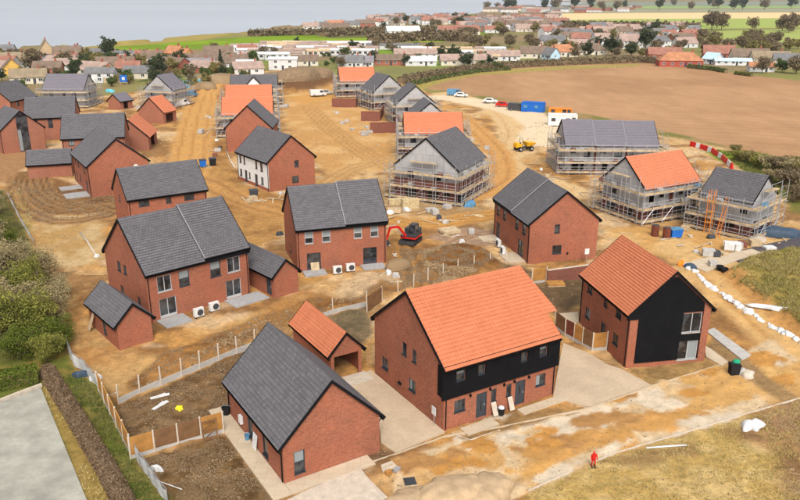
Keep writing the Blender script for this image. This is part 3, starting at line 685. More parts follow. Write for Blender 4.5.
def make_gutter(root, L, Wd, he, rise, OE=.35, OV=.15, sides=(-1, 1), pipes=True, seg=None):
    sl, ze = slope_plane(Wd, he, rise, OE); half = Wd/2+OE
    for sg in sides:
        mb = MB(); y = sg*(half+.03); z = ze-.06
        prof = [(.085*math.cos(t), .085*math.sin(t)) for t in np.linspace(math.pi, 2*math.pi, 6)]; n = len(prof)
        for a, b, dz in (seg or [(-L/2-OV, L/2+OV, 0.0)]):
            vs = [(u, y+p, z+dz+q) for u in (a, b) for p, q in prof]
            mb.add(vs, [(k, k+n, k+n+1, k+1) for k in range(n-1)]+[(k+1, k+n+1, k+n, k) for k in range(n-1)])
            mb.box(a, b, min(sg*(half-.12), sg*(half-.06)), max(sg*(half-.12), sg*(half-.06)), ze-.3, ze+dz-.06)
        g = mb.build('gutter', MT['trim_black'], root)
        if pipes:
            for e in (-1, 1):
                pb = MB(); u = e*(L/2-.18); yy = sg*(Wd/2+.06)
                pb.tube([(u, y, z-.05), (u, yy, z-.45), (u, yy, .06)], .045, 6); pb.build('downpipe', MT['trim_black'], root)
def gable_tri(mb, L, Wd, he, rise, e, mi=0, off=0.0, base=None):
    u = e*(L/2+off); h0 = he if base is None else base
    f = [(u, -Wd/2, h0), (u, Wd/2, h0), (u, 0, he+rise)]
    mb.poly(f if e > 0 else f[::-1], mi)
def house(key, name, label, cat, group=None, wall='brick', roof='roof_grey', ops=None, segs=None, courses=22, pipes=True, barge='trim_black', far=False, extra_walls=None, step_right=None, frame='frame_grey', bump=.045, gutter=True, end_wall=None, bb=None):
    cx, cy, r, L, Wd, he, rise = HP[key]; ops = ops or {}
    root = empty(name, (cx, cy, 0), R(r), label, cat, group)
    mb = MB(); mats = [MT[wall]]
    ew = {}
    if end_wall: 
        for sd, mm in end_wall.items(): mats.append(MT[mm]); ew[sd] = len(mats)-1
    for sd in 'fkab':
        O, t, n = side_frame(key, sd, L, Wd); hw = (L if sd in 'fk' else Wd)/2
        wall_panel(mb, O, t, n, -hw, hw, -.15, he, [o[:4] for o in ops.get(sd, [])], mi=ew.get(sd, 0))
    gable_tri(mb, L, Wd, he, rise, 1, ew.get('b', 0)); gable_tri(mb, L, Wd, he, rise, -1, ew.get('a', 0))
    mb.build('wall', mats, root)
    for sd, lst in ops.items():
        O, t, n = side_frame(key, sd, L, Wd)
        for o in lst: put_window(root, O, t, n, *o[:4], style=o[4] if len(o) > 4 else 'w', frame=o[5] if len(o) > 5 else frame)
    make_roof(root, L, Wd, he, rise, roof, segs, courses, step_right=step_right, bump=bump)
    dzs = (segs[0][2], segs[-1][2]) if segs else (0, 0)
    make_barge(root, L, Wd, he, rise, barge, dz=dzs, ends=(-1,) if step_right else (-1, 1))
    if gutter: make_gutter(root, L, Wd, he, rise, pipes=pipes, seg=segs)
    if segs and len(segs) > 1:
        sl, ze = slope_plane(Wd, he, rise, .35); zr = he+rise+.1
        for q in range(len(segs)-1):
            fb = MB(); u = segs[q][1]; d = max(segs[q][2], segs[q+1][2])
            for sg in (-1, 1): fb.beam((u, 0, zr+d+.02), (u, sg*(Wd/2+.35), ze+d+.02), .09, .09)
            fb.build('roof_step_flashing', MT['flashing'], root)
    return root
# ---- the near houses
rB = house('B', 'semi_detached_house', 'large brick semi with orange tiled roof and black boarded upper storey front', 'house', roof='roof_orange', courses=21, barge='trim_black', step_right=.95, bump=.055,
  ops=dict(f=[(-4.4,-3.55,3.75,4.85,'h'),(-2.42,-1.72,3.75,4.85,'s'),(1.66,2.36,3.75,4.85,'s'),(3.5,4.35,3.75,4.85,'h'),(-4.45,-3.45,1.15,2.15,'w'),(-2.42,-1.42,.05,2.15,'d'),(-1.03,-.52,1.1,2.15,'s'),(.44,.95,1.1,2.15,'s'),(1.33,2.33,.05,2.15,'d'),(3.4,4.4,1.15,2.15,'w')],
           a=[(-.75,-.05,3.75,4.85,'s'),(.77,1.4,3.75,4.85,'s'),(-4.05,-3.0,1.1,2.15,'w'),(.26,1.3,1.1,2.15,'w')]))
# black weatherboarding over the upper storey
def clad_rows(mb, O, t, n, s0, s1, z0, z1, ops, pitch=.16, off=.05):
    z = z0
    while z < z1-.01:
        zt = min(z+pitch, z1); cuts = [(s0, s1)]
        for o in ops:
            if o[2] < zt-.02 and o[3] > z+.02:
                nc = []
                for a, b in cuts:
                    if o[1] <= a or o[0] >= b: nc.append((a, b)); continue
                    if o[0] > a: nc.append((a, o[0]))
                    if o[1] < b: nc.append((o[1], b))
                cuts = nc
        for a, b in cuts:
            P = lambda s, zz, d: O+t*s+UP*zz+n*d
            mb.poly([P(a,z,off+.03), P(b,z,off+.03), P(b,zt,off), P(a,zt,off)])
            mb.poly([P(a,z,0), P(b,z,0), P(b,z,off+.03), P(a,z,off+.03)])
            mb.poly([P(a,z,0), P(a,z,off+.03), P(a,zt,off), P(a,zt,0)]); mb.poly([P(b,z,0), P(b,zt,0), P(b,zt,off), P(b,z,off+.03)])
        z = zt
cx, cy, r, L, Wd, he, rise = HP['B']; O, t, n = side_frame('B', 'f', L, Wd)
upper = [(-4.4,-3.55,3.75,4.85),(-2.42,-1.72,3.75,4.85),(1.66,2.36,3.75,4.85),(3.5,4.35,3.75,4.85)]
mb = MB(); clad_rows(mb, O, t, n, -5.62, 5.62, 2.62, 5.3, upper, off=.10)
wall_panel(mb, *[side_frame('B', 'a', L, Wd)[q] for q in range(3)], 4.45, 5.34, 2.62, 5.2, [], off=.05)
mb.box(-5.62, 5.62, -Wd/2-.13, -Wd/2, 2.55, 2.62)
mb.build('weatherboarding', MT['clad_black'], rB)
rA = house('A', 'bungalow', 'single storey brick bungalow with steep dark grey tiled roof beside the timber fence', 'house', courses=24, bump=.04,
  ops=dict(f=[(-1.25,-.2,.05,2.1,'d'),(1.55,2.55,.3,2.05,'s')], b=[(-2.9,-2.1,.45,2.15,'h')]))
rC = house('C', 'detached_house', 'brick house with orange tiled roof and black clad gable facing the road', 'house', roof='roof_orange', courses=21, bump=.055,
  ops=dict(f=[(-3.7,-2.6,3.75,4.75,'w'),(-.2,.6,3.75,4.65,'s'),(2.25,3.3,3.75,4.75,'w'),(-3.8,-2.7,1.1,2.15,'w'),(2.1,3.2,1.1,2.15,'w'),(-.35,.6,.05,2.1,'d')],
           b=[(1.14,2.98,2.85,4.7,'w','frame_pale'),(1.05,2.93,.25,2.1,'w','frame_pale')]))
cx, cy, r, L, Wd, he, rise = HP['C']; O, t, n = side_frame('C', 'b', L, Wd)
mb = MB(); z = .35; gops = [(1.14,2.98,2.85,4.7),(1.05,2.93,.25,2.1)]
while z < he+rise-.5:
    zt = z+.16; lim = 3.02 if z < he-.7 else max(.1, (he+rise-.15-zt)*(Wd/2)/rise)
    lim = min(lim, max(.1, (he+rise-.15-zt)*(Wd/2)/rise))
    clad_rows(mb, O, t, n, -lim, min(lim, 3.02), z, zt, gops, off=.05); z = zt
mb.build('weatherboarding', MT['clad_black'], rC)
rD = house('D', 'semi_detached_house', 'brick semi with stepped grey roof and pale framed french doors between two small garages', 'house', courses=24,
  segs=[(-5.85, .55, 0.0), (.55, 5.85, .28)], frame='frame_pale',
  ops=dict(f=[(-4.6,-3.1,2.85,4.5,'w'),(-2.3,-1.15,2.85,4.5,'h','frame_grey'),(1.2,2.4,2.95,4.6,'h','frame_grey'),(3.2,4.7,2.95,4.6,'w'),(-4.6,-2.8,.05,2.1,'f'),(2.85,4.65,.05,2.1,'f')],
           a=[(-1.9,-1.0,3.75,4.75,'s','frame_grey'),(-.4,.4,3.75,4.75,'s','frame_grey'),(-1.75,-.8,1.1,2.1,'s','frame_grey'),(2.3,3.1,1.0,2.1,'s','frame_grey')]))
rE = house('E', 'semi_detached_house', 'brick semi with stepped grey roof and boarded patio doors next to the red excavator', 'house', courses=20,
  segs=[(-5.55, .35, 0.0), (.35, 5.55, .2)],
  ops=dict(f=[(-4.45,-3.45,3.3,4.75,'h','frame_pale'),(-2.42,-1.42,3.3,4.75,'h','frame_pale'),(1.4,2.4,3.4,4.8,'h','frame_pale'),(3.45,4.42,3.4,4.8,'h','frame_pale'),(-4.3,-2.65,.05,2.1,'f'),(2.5,4.2,.05,2.1,'f')],
           a=[(-.6,.3,1.0,2.1,'s')]))
rF = house('F', 'semi_detached_house', 'brick semi with stepped grey roof and broad plain gable above a garden wall', 'house', courses=20,
  segs=[(-6.05, .5, .2), (.5, 6.05, 0.0)],
  ops=dict(f=[(-5.2,-4.2,3.1,4.5,'h'),(-2.9,-1.9,3.1,4.5,'h'),(1.3,2.3,3.1,4.5,'h'),(3.6,4.6,3.1,4.5,'h'),(-5.2,-3.8,.05,2.1,'f'),(2.4,4.2,.05,2.1,'f')],
           b=[(-1.3,-.6,3.6,4.65,'s'),(-1.4,-.2,.95,2.0,'w')]))
# ---- single garages
house('GD1', 'garage', 'small brick garage with grey roof left of the twin grey roofed semi', 'garage', courses=12, pipes=False, ops=dict(f=[(-.2,.75,.05,2.05,'d')]))
house('GD2', 'garage', 'small brick garage with grey roof right of the twin grey roofed semi', 'garage', courses=12, pipes=False, ops=dict(f=[(2.2,3.2,.05,2.05,'d')]))
house('GA', 'garage', 'small orange tiled garage with open dark doorway behind the bungalow', 'garage', roof='roof_orange', courses=10, bump=.05, pipes=False, ops=dict(b=[(-1.15,1.15,-.05,2.05,'o')]))
house('GH', 'garage', 'low brick garage with grey roof joined to the house by the tyre tracks', 'garage', courses=10, pipes=False, wall='brick_dull')
# ---- middle distance
house('G', 'semi_detached_house', 'brick house with plain grey roof and three upper windows behind the twin grey roofed semi', 'house', wall='brick', courses=18,
  ops=dict(f=[(-4,-2.6,3.65,4.7,'w'),(-.35,.4,3.6,4.7,'s'),(2.2,3.6,3.65,4.7,'w'),(-3.5,-2.5,.05,2.1,'d'),(1.5,2.7,1,2.1,'w')], a=[(-1,-.2,3.6,4.6,'s'),(.8,1.8,1,2.1,'w')]))
rH = house('H', 'detached_house', 'tall brick house with grey roof and small satellite dish on its gable', 'house', wall='brick', courses=18,
  ops=dict(f=[(-5.2,-4.2,3.3,4.4,'w'),(-2.6,-1.5,3.3,4.4,'w'),(2.4,3.5,3.3,4.4,'w'),(-5.4,-4.2,.05,2.1,'d'),(-2.4,-1.2,1,2.1,'w'),(2.6,4.2,.05,2.1,'f')]))
mb = MB(); mb.lathe([(.05,0),(.25,.05),(.36,.14),(.38,.17)], 12); 
d_ = mb.build('satellite_dish', MT['white'], rH); d_.location = (HP['H'][3]/2+.12, 2.6, 4.2); d_.rotation_euler = (0, R(80), 0)
house('I', 'semi_detached_house', 'brick house with long grey roof between the dark glazed gable and orange garages', 'house', wall='brick_dull', courses=16, ops=dict(f=[(-4.4,-3.4,3.5,4.6,'w'),(3,4,3.5,4.6,'w'),(-1,.2,.05,2.1,'d')], b=[(-.6,.4,3.5,4.6,'s')]))
house('J', 'semi_detached_house', 'brick house with grey roof behind the dark glazed gable', 'house', wall='brick_dull', courses=16, ops=dict(f=[(-.5,.45,2.6,4.5,'s'),(2.6,3.6,3.4,4.5,'w'),(-3.6,-2.6,3.4,4.5,'w'),(2.4,3.6,1,2.1,'w')]))
rK = house('K', 'detached_house', 'brick house with a tall dark glazed strip up its gable', 'house', wall='brick_dull', courses=16, ops=dict(f=[(-3.5,-2.5,3.2,4.3,'w'),(2,3,3.2,4.3,'w'),(-2,-1,.05,2.1,'d')], b=[(-1.0,1.2,.1,4.6,'t')]))
cx, cy, r, L, Wd, he, rise = HP['K']; mb = MB(); mb.poly([(L/2+.05,-1.0,4.62),(L/2+.05,1.2,4.62),(L/2+.05,1.2,he+rise-1.1),(L/2+.05,.1,he+rise-.25),(L/2+.05,-1.0,he+rise-.95)]); mb.build('upper_pane', MT['glass'], rK)
house('L', 'semi_detached_house', 'grey roofed brick house at the edge of the site nearest the yellow gabled cottage', 'house', wall='brick_dull', roof='roof_grey', courses=14, ops=dict(f=[(-3,-2,3.4,4.5,'w'),(2,3,3.4,4.5,'w')], a=[(-.5,.6,3.4,4.5,'w')]))
rQ = house('Q', 'semi_detached_house', 'grey roofed house with white rendered front and brick gable', 'house', wall='render_white', courses=18, end_wall=dict(b='brick', a='brick'),
  ops=dict(f=[(-5.0,-4.15,3.1,4.5,'s'),(-3.4,-2.7,3.1,4.5,'s'),(1.05,1.85,3.1,4.5,'s'),(2.85,3.8,3.0,4.5,'s'),(-5.1,-4.2,.75,2.0,'w'),(-3.2,-2.2,.05,2.1,'d'),(-1.65,-1.0,.9,2.0,'s'),(.65,1.7,.05,2.1,'d'),(2.85,3.8,.75,2.0,'w')],
           b=[(.5,1.3,3.5,4.6,'s'),(-.05,1.2,.9,2.0,'w')]))
mb = MB(); O, t, n = side_frame('Q', 'f', HP['Q'][3], HP['Q'][4]); wall_panel(mb, O, t, n, -5.785, 5.785, -.1, .5, [(-3.2,-2.2,.05,2.1),(.65,1.7,.05,2.1)], off=.03); mb.build('brick_plinth', MT['brick'], rQ)
house('RR', 'detached_house', 'brick gabled house with grey roof standing between the white house and the orange roofs', 'house', wall='brick', courses=16, ops=dict(f=[(-3,-2,3.3,4.4,'w'),(1,2,3.3,4.4,'w')]))
for k, lb in (('P1', 'orange roofed brick garage with dark open side beside the haul road'), ('P2', 'second orange roofed brick garage further along the haul road towards the turquoise sheeting')):
    r_ = house(k, 'garage', lb, 'garage', wall='brick_dull', roof='roof_orange_pale', courses=12, pipes=False, gutter=False, ops=dict(f=[(-2.2 if k == 'P1' else -1.6, 1.9 if k == 'P1' else 1.4, -.05, 2.3, 'o')]))
house('O', 'garage', 'small grey roofed brick outbuilding near the scaffolded white gable', 'garage', wall='brick_dull', roof='roof_grey_pale', courses=8, pipes=False, ops=dict(f=[(-1,.6,-.05,2.0,'o')]))
# ------------------------------------------------------------------ houses still in scaffolding
POLE = {}
def pole_mesh(h):
    h = round(h, 2)
    if h not in POLE:
        mb = MB(); mb.tube([(0,0,0),(0,0,h)], .042, 5); mb.box(-.09,.09,-.09,.09,0,.02); POLE[h] = mb.mesh('standard', MT['steel'])
    return POLE[h]
def transom_mesh(w):
    if 't' not in POLE:
        mb = MB(); mb.tube([(0,0,0),(w+.15,0,0)], .035, 4); POLE['t'] = mb.mesh('transom', MT['steel'])
    return POLE['t']
def scaffold(key, label, sides='fkab', lifts=(2.1, 4.3), top=1.15, sheet=None, gap=.30, wd=1.05, low=True):
    cx, cy, r, L, Wd, he, rise = HP[key]
    root = empty('scaffolding', (cx, cy, 0), R(r), label, 'scaffolding', 'scaffolding round the unfinished houses')
    rnd = random.Random(key)
    for sd in sides:
        O, t, n = side_frame(key, sd, L, Wd); half = (L if sd in 'fk' else Wd)/2+(gap+wd if sd in 'fk' else gap-.02)
        nb = max(3, int(round(2*half/1.9)))
        P = lambda s, d, z: O+t*s+n*d+UP*z
        tp = lifts[-1]+top+(.9 if sd in 'ab' else 0)
        for q in range(nb+1):
            s = -half+2*half*q/nb
            for d in (gap+.06, gap+wd):
                p = P(s, d, -.05); hh = tp+rnd.choice((0, .25, .5, .8)) if d > 1 else lifts[-1]+rnd.choice((.1, .9))
                link_mesh('standard', pole_mesh(hh), root, p)
            for z in ([.25] if low else [])+[z_-.14 for z_ in lifts]: link_mesh('transom', transom_mesh(gap+wd), root, P(s, gap-.15, z), math.atan2(n.y, n.x))
            if low and q < nb and q % 2 == 0:
                mb = MB(); mb.tube([P(s, gap+wd+.05, .1), P(-half+2*half*(q+1)/nb, gap+wd+.05, lifts[0])], .03, 4); mb.build('brace', MT['steel'], root)
        lv = ([.35] if low else [])+list(lifts)
        for li, z in enumerate(lv):
            mb = MB(); nbd = 5
            for k in range(nbd):
                d = gap+.1+(wd-.1)*(k+.5)/nbd; w = (wd-.1)/nbd-.025; s = -half
                while s < half-.2:
                    e = min(half, s+3.9*rnd.uniform(.8, 1))
                    vs = [P(a, d+b, z+rnd.uniform(-.006, .006)+c) for c in (-.04, 0) for a, b in ((s+.01,-w/2),(e,-w/2),(e,w/2),(s+.01,w/2))]
                    mb.add(vs, [(3,2,1,0),(4,5,6,7),(0,1,5,4),(1,2,6,5),(2,3,7,6),(3,0,4,7)]); s = e
            mb.build('deck_boards', MT['scaffold_board'], root)
            mb = MB(); mb.tube([P(-half-.2, gap+wd-.03, z-.1), P(half+.2, gap+wd-.03, z-.1)], .032, 4)
            mb.tube([P(-half-.2, gap+.12, z-.1), P(half+.2, gap+.12, z-.1)], .032, 4)
            if True:
                for hz in (.5, 1.0): mb.tube([P(-half-.2, gap+wd-.05, z+hz), P(half+.2, gap+wd-.05, z+hz)], .032, 4)
            mb.build('guard_rail', MT['steel'], root)
            mb = MB(); a = P(-half, gap+wd-.06, z+.11); b = P(half, gap+wd-.06, z+.11); mb.beam(a, b, .04, .25); mb.build('toe_board', MT['scaffold_board'], root)
        if sd in 'ab' and sd in sides:                      # extra gable lift
            z = lifts[-1]+1.9; g = Wd*.22; mb = MB()
            for k in range(4):
                d = gap+.15+.22*k; mb.add([P(a, d+b, z+c) for c in (-.04, 0) for a, b in ((-g,-.1),(g,-.1),(g,.1),(-g,.1))], [(3,2,1,0),(4,5,6,7),(0,1,5,4),(1,2,6,5),(2,3,7,6),(3,0,4,7)])
            mb.build('deck_boards', MT['scaffold_board'], root)
            for s in (-g, g): link_mesh('standard', pole_mesh(z+1.2), root, P(s, gap+wd, -.05))
            mb = MB(); mb.tube([P(-g, gap+wd, z+1), P(g, gap+wd, z+1)], .032, 4); mb.tube([P(-half, gap+wd, lifts[-1]+1.0), P(-g, gap+wd, z)], .03, 4); mb.build('guard_rail', MT['steel'], root)
    if sheet:
        for sd, s0, s1, z0, z1, mt in sheet:
            O, t, n = side_frame(key, sd, L, Wd); mb = MB(); N = 10
            for i in range(N):
                for j in range(3):
                    q = []
                    for a, b in ((i,j),(i+1,j),(i+1,j+1),(i,j+1)):
                        s = s0+(s1-s0)*a/N; zz = z0+(z1-z0)*b/3; q.append(O+t*s+n*(gap+wd+.06+.05*math.sin(a*1.7+b))+UP*zz)
                    mb.poly(q)
            mb.build('debris_sheet', MT[mt], root)
    return root
def unfinished(key, label, roof, ops=None, segs=None, courses=16, lower=2.2, sides='fkab', slab=None, sheet=None, scl=None, lifts=(2.1, 4.3), red=()):
    r = house(key, 'house_under_construction', label, 'house', wall='block_grey', roof=roof, ops=ops, segs=segs, courses=courses, pipes=False, gutter=False)
    cx, cy, rr, L, Wd, he, rise = HP[key]
    for sd in 'fkab':
        O, t, n = side_frame(key, sd, L, Wd); hw = (L if sd in 'fk' else Wd)/2+.07; mb = MB()
        wall_panel(mb, O, t, n, -hw, hw, -.15, lower, [o[:4] for o in (ops or {}).get(sd, [])], off=.09, reveal=.2)
        P = lambda s, z, d: O+t*s+UP*z+n*d
        mb.poly([P(-hw, lower, .0), P(-hw, lower, .09), P(hw, lower, .09), P(hw, lower, .0)][::-1]); mb.build('brick_skin', MT['brick_wall'], r)
    if red:
        for sd, s0, s1, z0, z1 in red:
            O, t, n = side_frame(key, sd, L, Wd); mb = MB(); P = lambda s, z, d: O+t*s+UP*z+n*d
            vs = [P(s, z, d) for d in (.02, .14) for s, z in ((s0,z0),(s1,z0),(s1,z1),(s0,z1))]; mb.add(vs, [(3,2,1,0),(4,5,6,7),(0,1,5,4),(1,2,6,5),(2,3,7,6),(3,0,4,7)]); mb.build('red_fire_barrier', MT['rust'], r)
    scaffold(key, scl or ('scaffolding round the '+label), sides, sheet=sheet, lifts=lifts)
    return r
gw = lambda *s: [(a, a+1.1, 3.1, 4.3, 'w') for a in s]+[(a, a+1.1, .9, 2.0, 'o') for a in s]
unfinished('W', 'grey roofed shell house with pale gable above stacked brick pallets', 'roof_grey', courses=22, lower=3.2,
  ops=dict(a=[(-3.4,-1.6,.0,2.1,'o'),(.4,2.2,.0,2.1,'o'),(3.1,4.2,.9,2.1,'o'),(-3.2,-2,3.3,4.4,'o'),(1.4,2.6,3.3,4.4,'o')], f=[(-4.4,-3.2,.9,2.1,'o'),(-1,.1,.0,2.1,'o'),(2.6,3.8,.9,2.1,'o'),(-4,-2.9,3.3,4.4,'o'),(2.4,3.5,3.3,4.4,'o')]))
unfinished('X', 'row of three joined shell houses under dark grey roofs', 'roof_grey_pale', courses=16, lower=.6, segs=[(-8.5,-2.9,.25),(-2.9,2.7,.1),(2.7,8.5,0)],
  ops=dict(f=[(-7.4,-6.4,3.7,4.5,'w'),(-4.9,-3.5,3.0,4.4,'w'),(-2,-.9,3.7,4.3,'w'),(.6,1.9,3.0,4.3,'w'),(3.3,4.5,3.2,4.3,'w'),(6.2,7.4,3.2,4.3,'w'),(-7,-4.8,.0,2.2,'o'),(-1.6,-.5,.0,2.1,'o'),(1.2,2.4,.9,2.1,'o'),(4,5.2,0,2.1,'o')], a=[(-1,.1,3.2,4.3,'o')]),
  sheet=[], red=[('f',-3.05,-2.75,0,4.9),('f',2.55,2.85,0,4.9)])
unfinished('Y', 'orange roofed shell house with pale insulated gable beside the blue bin', 'roof_orange_pale', courses=20, lower=1.7,
  ops=dict(f=[(-4.4,-3.2,2.7,3.7,'o'),(-2.4,-1.5,3.2,3.8,'o'),(1.3,2.3,3.2,3.8,'o'),(2.9,4.2,2.7,3.8,'o'),(-4,-2,0,2.1,'o'),(1,3,0,2.1,'o')], a=[(-2.4,-1.2,2.9,3.6,'o'),(-3,-1,0,2.1,'o'),(1,2.6,0,2.1,'o')]),
  red=[('f',-.5,.15,2.5,3.9)], sheet=[])
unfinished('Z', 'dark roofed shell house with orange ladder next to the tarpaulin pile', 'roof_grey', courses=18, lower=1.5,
  ops=dict(f=[(-2.4,-1.2,1,2.1,'o'),(.4,1.6,.9,2.1,'o'),(2,3,3.2,4.2,'o')], b=[(-2.4,-1,0,2.1,'o'),(.5,2,.8,2.1,'o')]), sides='fab')
unfinished('V', 'orange roofed shell house behind the pale gabled shell', 'roof_orange_pale', ops=dict(f=gw(-4.6,-1.6,2.2), a=gw(-2)))
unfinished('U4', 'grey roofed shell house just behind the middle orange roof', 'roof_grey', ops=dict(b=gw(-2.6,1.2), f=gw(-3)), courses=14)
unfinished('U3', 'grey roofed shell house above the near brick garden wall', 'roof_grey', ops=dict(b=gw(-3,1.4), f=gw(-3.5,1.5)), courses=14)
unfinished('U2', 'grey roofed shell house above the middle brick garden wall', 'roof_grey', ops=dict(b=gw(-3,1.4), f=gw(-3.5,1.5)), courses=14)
unfinished('U1', 'orange roofed shell house at the row end by the brown hedge', 'roof_orange_pale', ops=dict(f=gw(-4,-.6,2.4), a=gw(-1)), courses=12)
unfinished('S1', 'orange roofed shell house with plain roof behind the brick gabled house', 'roof_orange_pale', ops=dict(f=gw(-4,-.6,2.4), b=gw(-1)), courses=14)
unfinished('S2', 'orange roofed shell house behind another orange roof near the earth bank', 'roof_orange_pale', ops=dict(f=gw(-4,-.6,2.4), b=gw(-1)), courses=12)
rT = unfinished('T', 'grey roofed shell house with small white front gable beyond the orange roofs', 'roof_grey', ops=dict(f=gw(-5,3)), courses=12, sides='fb')
mb = MB(); L, Wd, he, rise = HP['T'][3:7]
mb.poly([(-2.2,-Wd/2-.9,0),(2.2,-Wd/2-.9,0),(2.2,-Wd/2-.9,he+.4),(0,-Wd/2-.9,he+rise-.3),(-2.2,-Wd/2-.9,he+.4)]); mb.poly([(-2.2,-Wd/2+.5,0),(-2.2,-Wd/2-.9,0),(-2.2,-Wd/2-.9,he+.4),(-2.2,-Wd/2+.5,he+.4)]); mb.poly([(2.2,-Wd/2-.9,0),(2.2,-Wd/2+.5,0),(2.2,-Wd/2+.5,he+.4),(2.2,-Wd/2-.9,he+.4)])
fg = mb.build('front_gable', MT['render_white'], rT)
mb = MB()
for sg in (-1, 1):
    a = Vector((0,-Wd/2-1.1,he+rise-.1)); b = Vector((sg*2.6,-Wd/2-1.1,he+.1)); c = Vector((sg*2.6,-.6,he+.1)); d = Vector((0,-.1,he+rise-.1)); u = Vector((0,0,.12))
    mb.add([a,b,c,d,a+u,b+u,c+u,d+u], [(0,1,2,3),(4,5,6,7),(0,4,5,1),(1,5,6,2),(2,6,7,3)])
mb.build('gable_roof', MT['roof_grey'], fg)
mb = MB()
for sg in (-1, 1): mb.beam((0,-Wd/2-1.14,he+rise-.05), (sg*2.6,-Wd/2-1.14,he+.12), .05, .22)
mb.build('bargeboard', MT['trim_black'], fg)
unfinished('M', 'pale shell house with lilac grey roof at the site edge', 'roof_grey_pale', ops=dict(f=gw(-4,-.6,2.4), b=gw(-1)), courses=12, lower=.4)
unfinished('N', 'white gabled shell house with lilac grey roof by the turquoise sheeting', 'roof_grey_pale', ops=dict(a=gw(-2.6,1.2), f=gw(-2)), courses=12, lower=.4, lifts=(2.1, 4.2))
# ------------------------------------------------------------------ fences and garden walls
def fence_run(pts, label, height=1.7, panel='timber_orange', gravel=True, cat='fence', posts_h=None, group=None, mats=None, tilt=0, panels=True, frame=True):
    """close-boarded fence: concrete posts, gravel boards and timber panels, each its own part"""
    p0 = Vector(pts[0]); root = empty('fence', (p0.x, p0.y, 0), 0, label, cat, group); ph = posts_h or height+.12
    pm = MB(); pm.box(-.055,.055,-.055,.055,-.1,ph-.04); pm.add([(-.055,-.055,ph-.04),(.055,-.055,ph-.04),(.055,.055,ph-.04),(-.055,.055,ph-.04),(0,0,ph)], [(0,1,4),(1,2,4),(2,3,4),(3,0,4)])
    pmesh = pm.mesh('post', MT['concrete_pale']); rnd = random.Random(label)
    for i, p in enumerate(pts):
        q = Vector(p)-p0; o = link_mesh('post', pmesh, root, (q.x, q.y, 0))
        o.rotation_euler = (rnd.uniform(-.02,.02), rnd.uniform(-.02,.02), 0)
        if i == len(pts)-1: break
        b = Vector(pts[i+1])-p0; d = b-q; L = d.length-.1; ang = math.atan2(d.y, d.x); mid = (q+b)/2
        if gravel:
            g = MB(); g.box(-L/2, L/2, -.025, .025, -.05, .3 if panels else .52); g.build('gravel_board', MT['concrete'], root, (mid.x, mid.y, 0), ang)
        if panels:
            mt = (mats[i] if mats else panel); z0 = .31 if gravel else .05; fm = MB(); nb = max(4, int(L/.125))
            for k in range(nb):
                a = -L/2+L*k/nb; e = -L/2+L*(k+1)/nb-.008; y = .006*(k % 2)
                fm.box(a, e, -.02+y, .008+y, z0, height-.05+rnd.uniform(-.008,.008))
            pn = fm.build('panel', MT[mt], root, (mid.x, mid.y, 0), ang)
            rb = MB(); rb.box(-L/2, L/2, -.04, .035, height-.05, height)
            for zz in (z0+.2, (z0+height)/2, height-.3): rb.box(-L/2, L/2, .016, .06, zz, zz+.07)
            rb.build('rail', MT[mt], pn)
    return root
def lerp_pts(a, b, n): a, b = Vector(a), Vector(b); return [a+(b-a)*k/n for k in range(n+1)]
fence_run(lerp_pts(W(131,459), W(224,432), 4), 'orange timber panel fence with white concrete posts beside the bungalow', mats=['timber_orange','timber_brown','timber_brown','timber_orange'])
fence_run(lerp_pts(W(99,391), W(131,456), 5), 'orange timber panel fence on the boundary beside the green grass strip')
fence_run(WP((555,328),(565,336),(573.5,340.5),(582,345.5),(592,351),(606,349.5)), 'timber panel fence of mixed brown and orange panels between the orange roofed houses', mats=['timber_brown','rust','timber_orange','timber_brown','timber_orange'], height=1.75)
fence_run(WP((367,312),(382,302)), 'single timber panel in the unfinished row of concrete posts', panel='timber_brown', gravel=False)
fence_run(WP((531.5,284),(546,282)), 'orange timber panel gate beside the brick garden wall', height=1.75)
posts = WP((119,404),(140,394),(161.5,385),(182,376.3),(200,368.8),(219,361),(237,353.5),(255,346.5)); 
fence_run(posts, 'unfinished row of bare concrete posts and gravel boards above the soil garden', panels=False, posts_h=1.75)
fence_run(WP((303,325),(333,314),(367,306)), 'short run of concrete posts and gravel board behind the orange garage', panels=False, posts_h=1.75)
fence_run(WP((382,301),(398,293.5),(413.6,287),(428,281),(443,276),(458,271.5),(474,268),(490,265),(506,263)), 'line of bare concrete posts along the churned earth behind the large orange roof', panels=False, gravel=False, posts_h=1.6)
# loose leaning post and gate frame
mb = MB(); a = W(117,404); mb.beam((a.x-1.3, a.y+.9, .05), (a.x, a.y, 1.0), .1, .1); tag(mb.build('leaning_post', MT['concrete_pale']), 'pale loose concrete post leaning on the first fence post', 'post')
g = W(210,438); r_ = empty('timber_gate', (g.x, g.y, 0), R(28), 'loose brown timber gate leaning on the fence beside the bungalow', 'gate')
mb = MB()
for x in (-.5, .5): mb.beam((x, -.35, .02), (x, .05, 1.5), .09, .05)
mb.build('stile', MT['timber_brown'], r_)
for z, y in ((.15,-.31),(.8,-.14),(1.4,.02)):
    mb = MB(); mb.beam((-.5, y-.03, z), (.5, y-.03, z), .05, .1); mb.build('rail', MT['timber_brown'], r_)
mb = MB(); mb.beam((-.45,-.33,.2), (.45,-.16,.8), .05, .08); mb.beam((-.45,-.18,.85), (.45,0,1.35), .05, .08); mb.build('brace', MT['timber_brown'], r_)
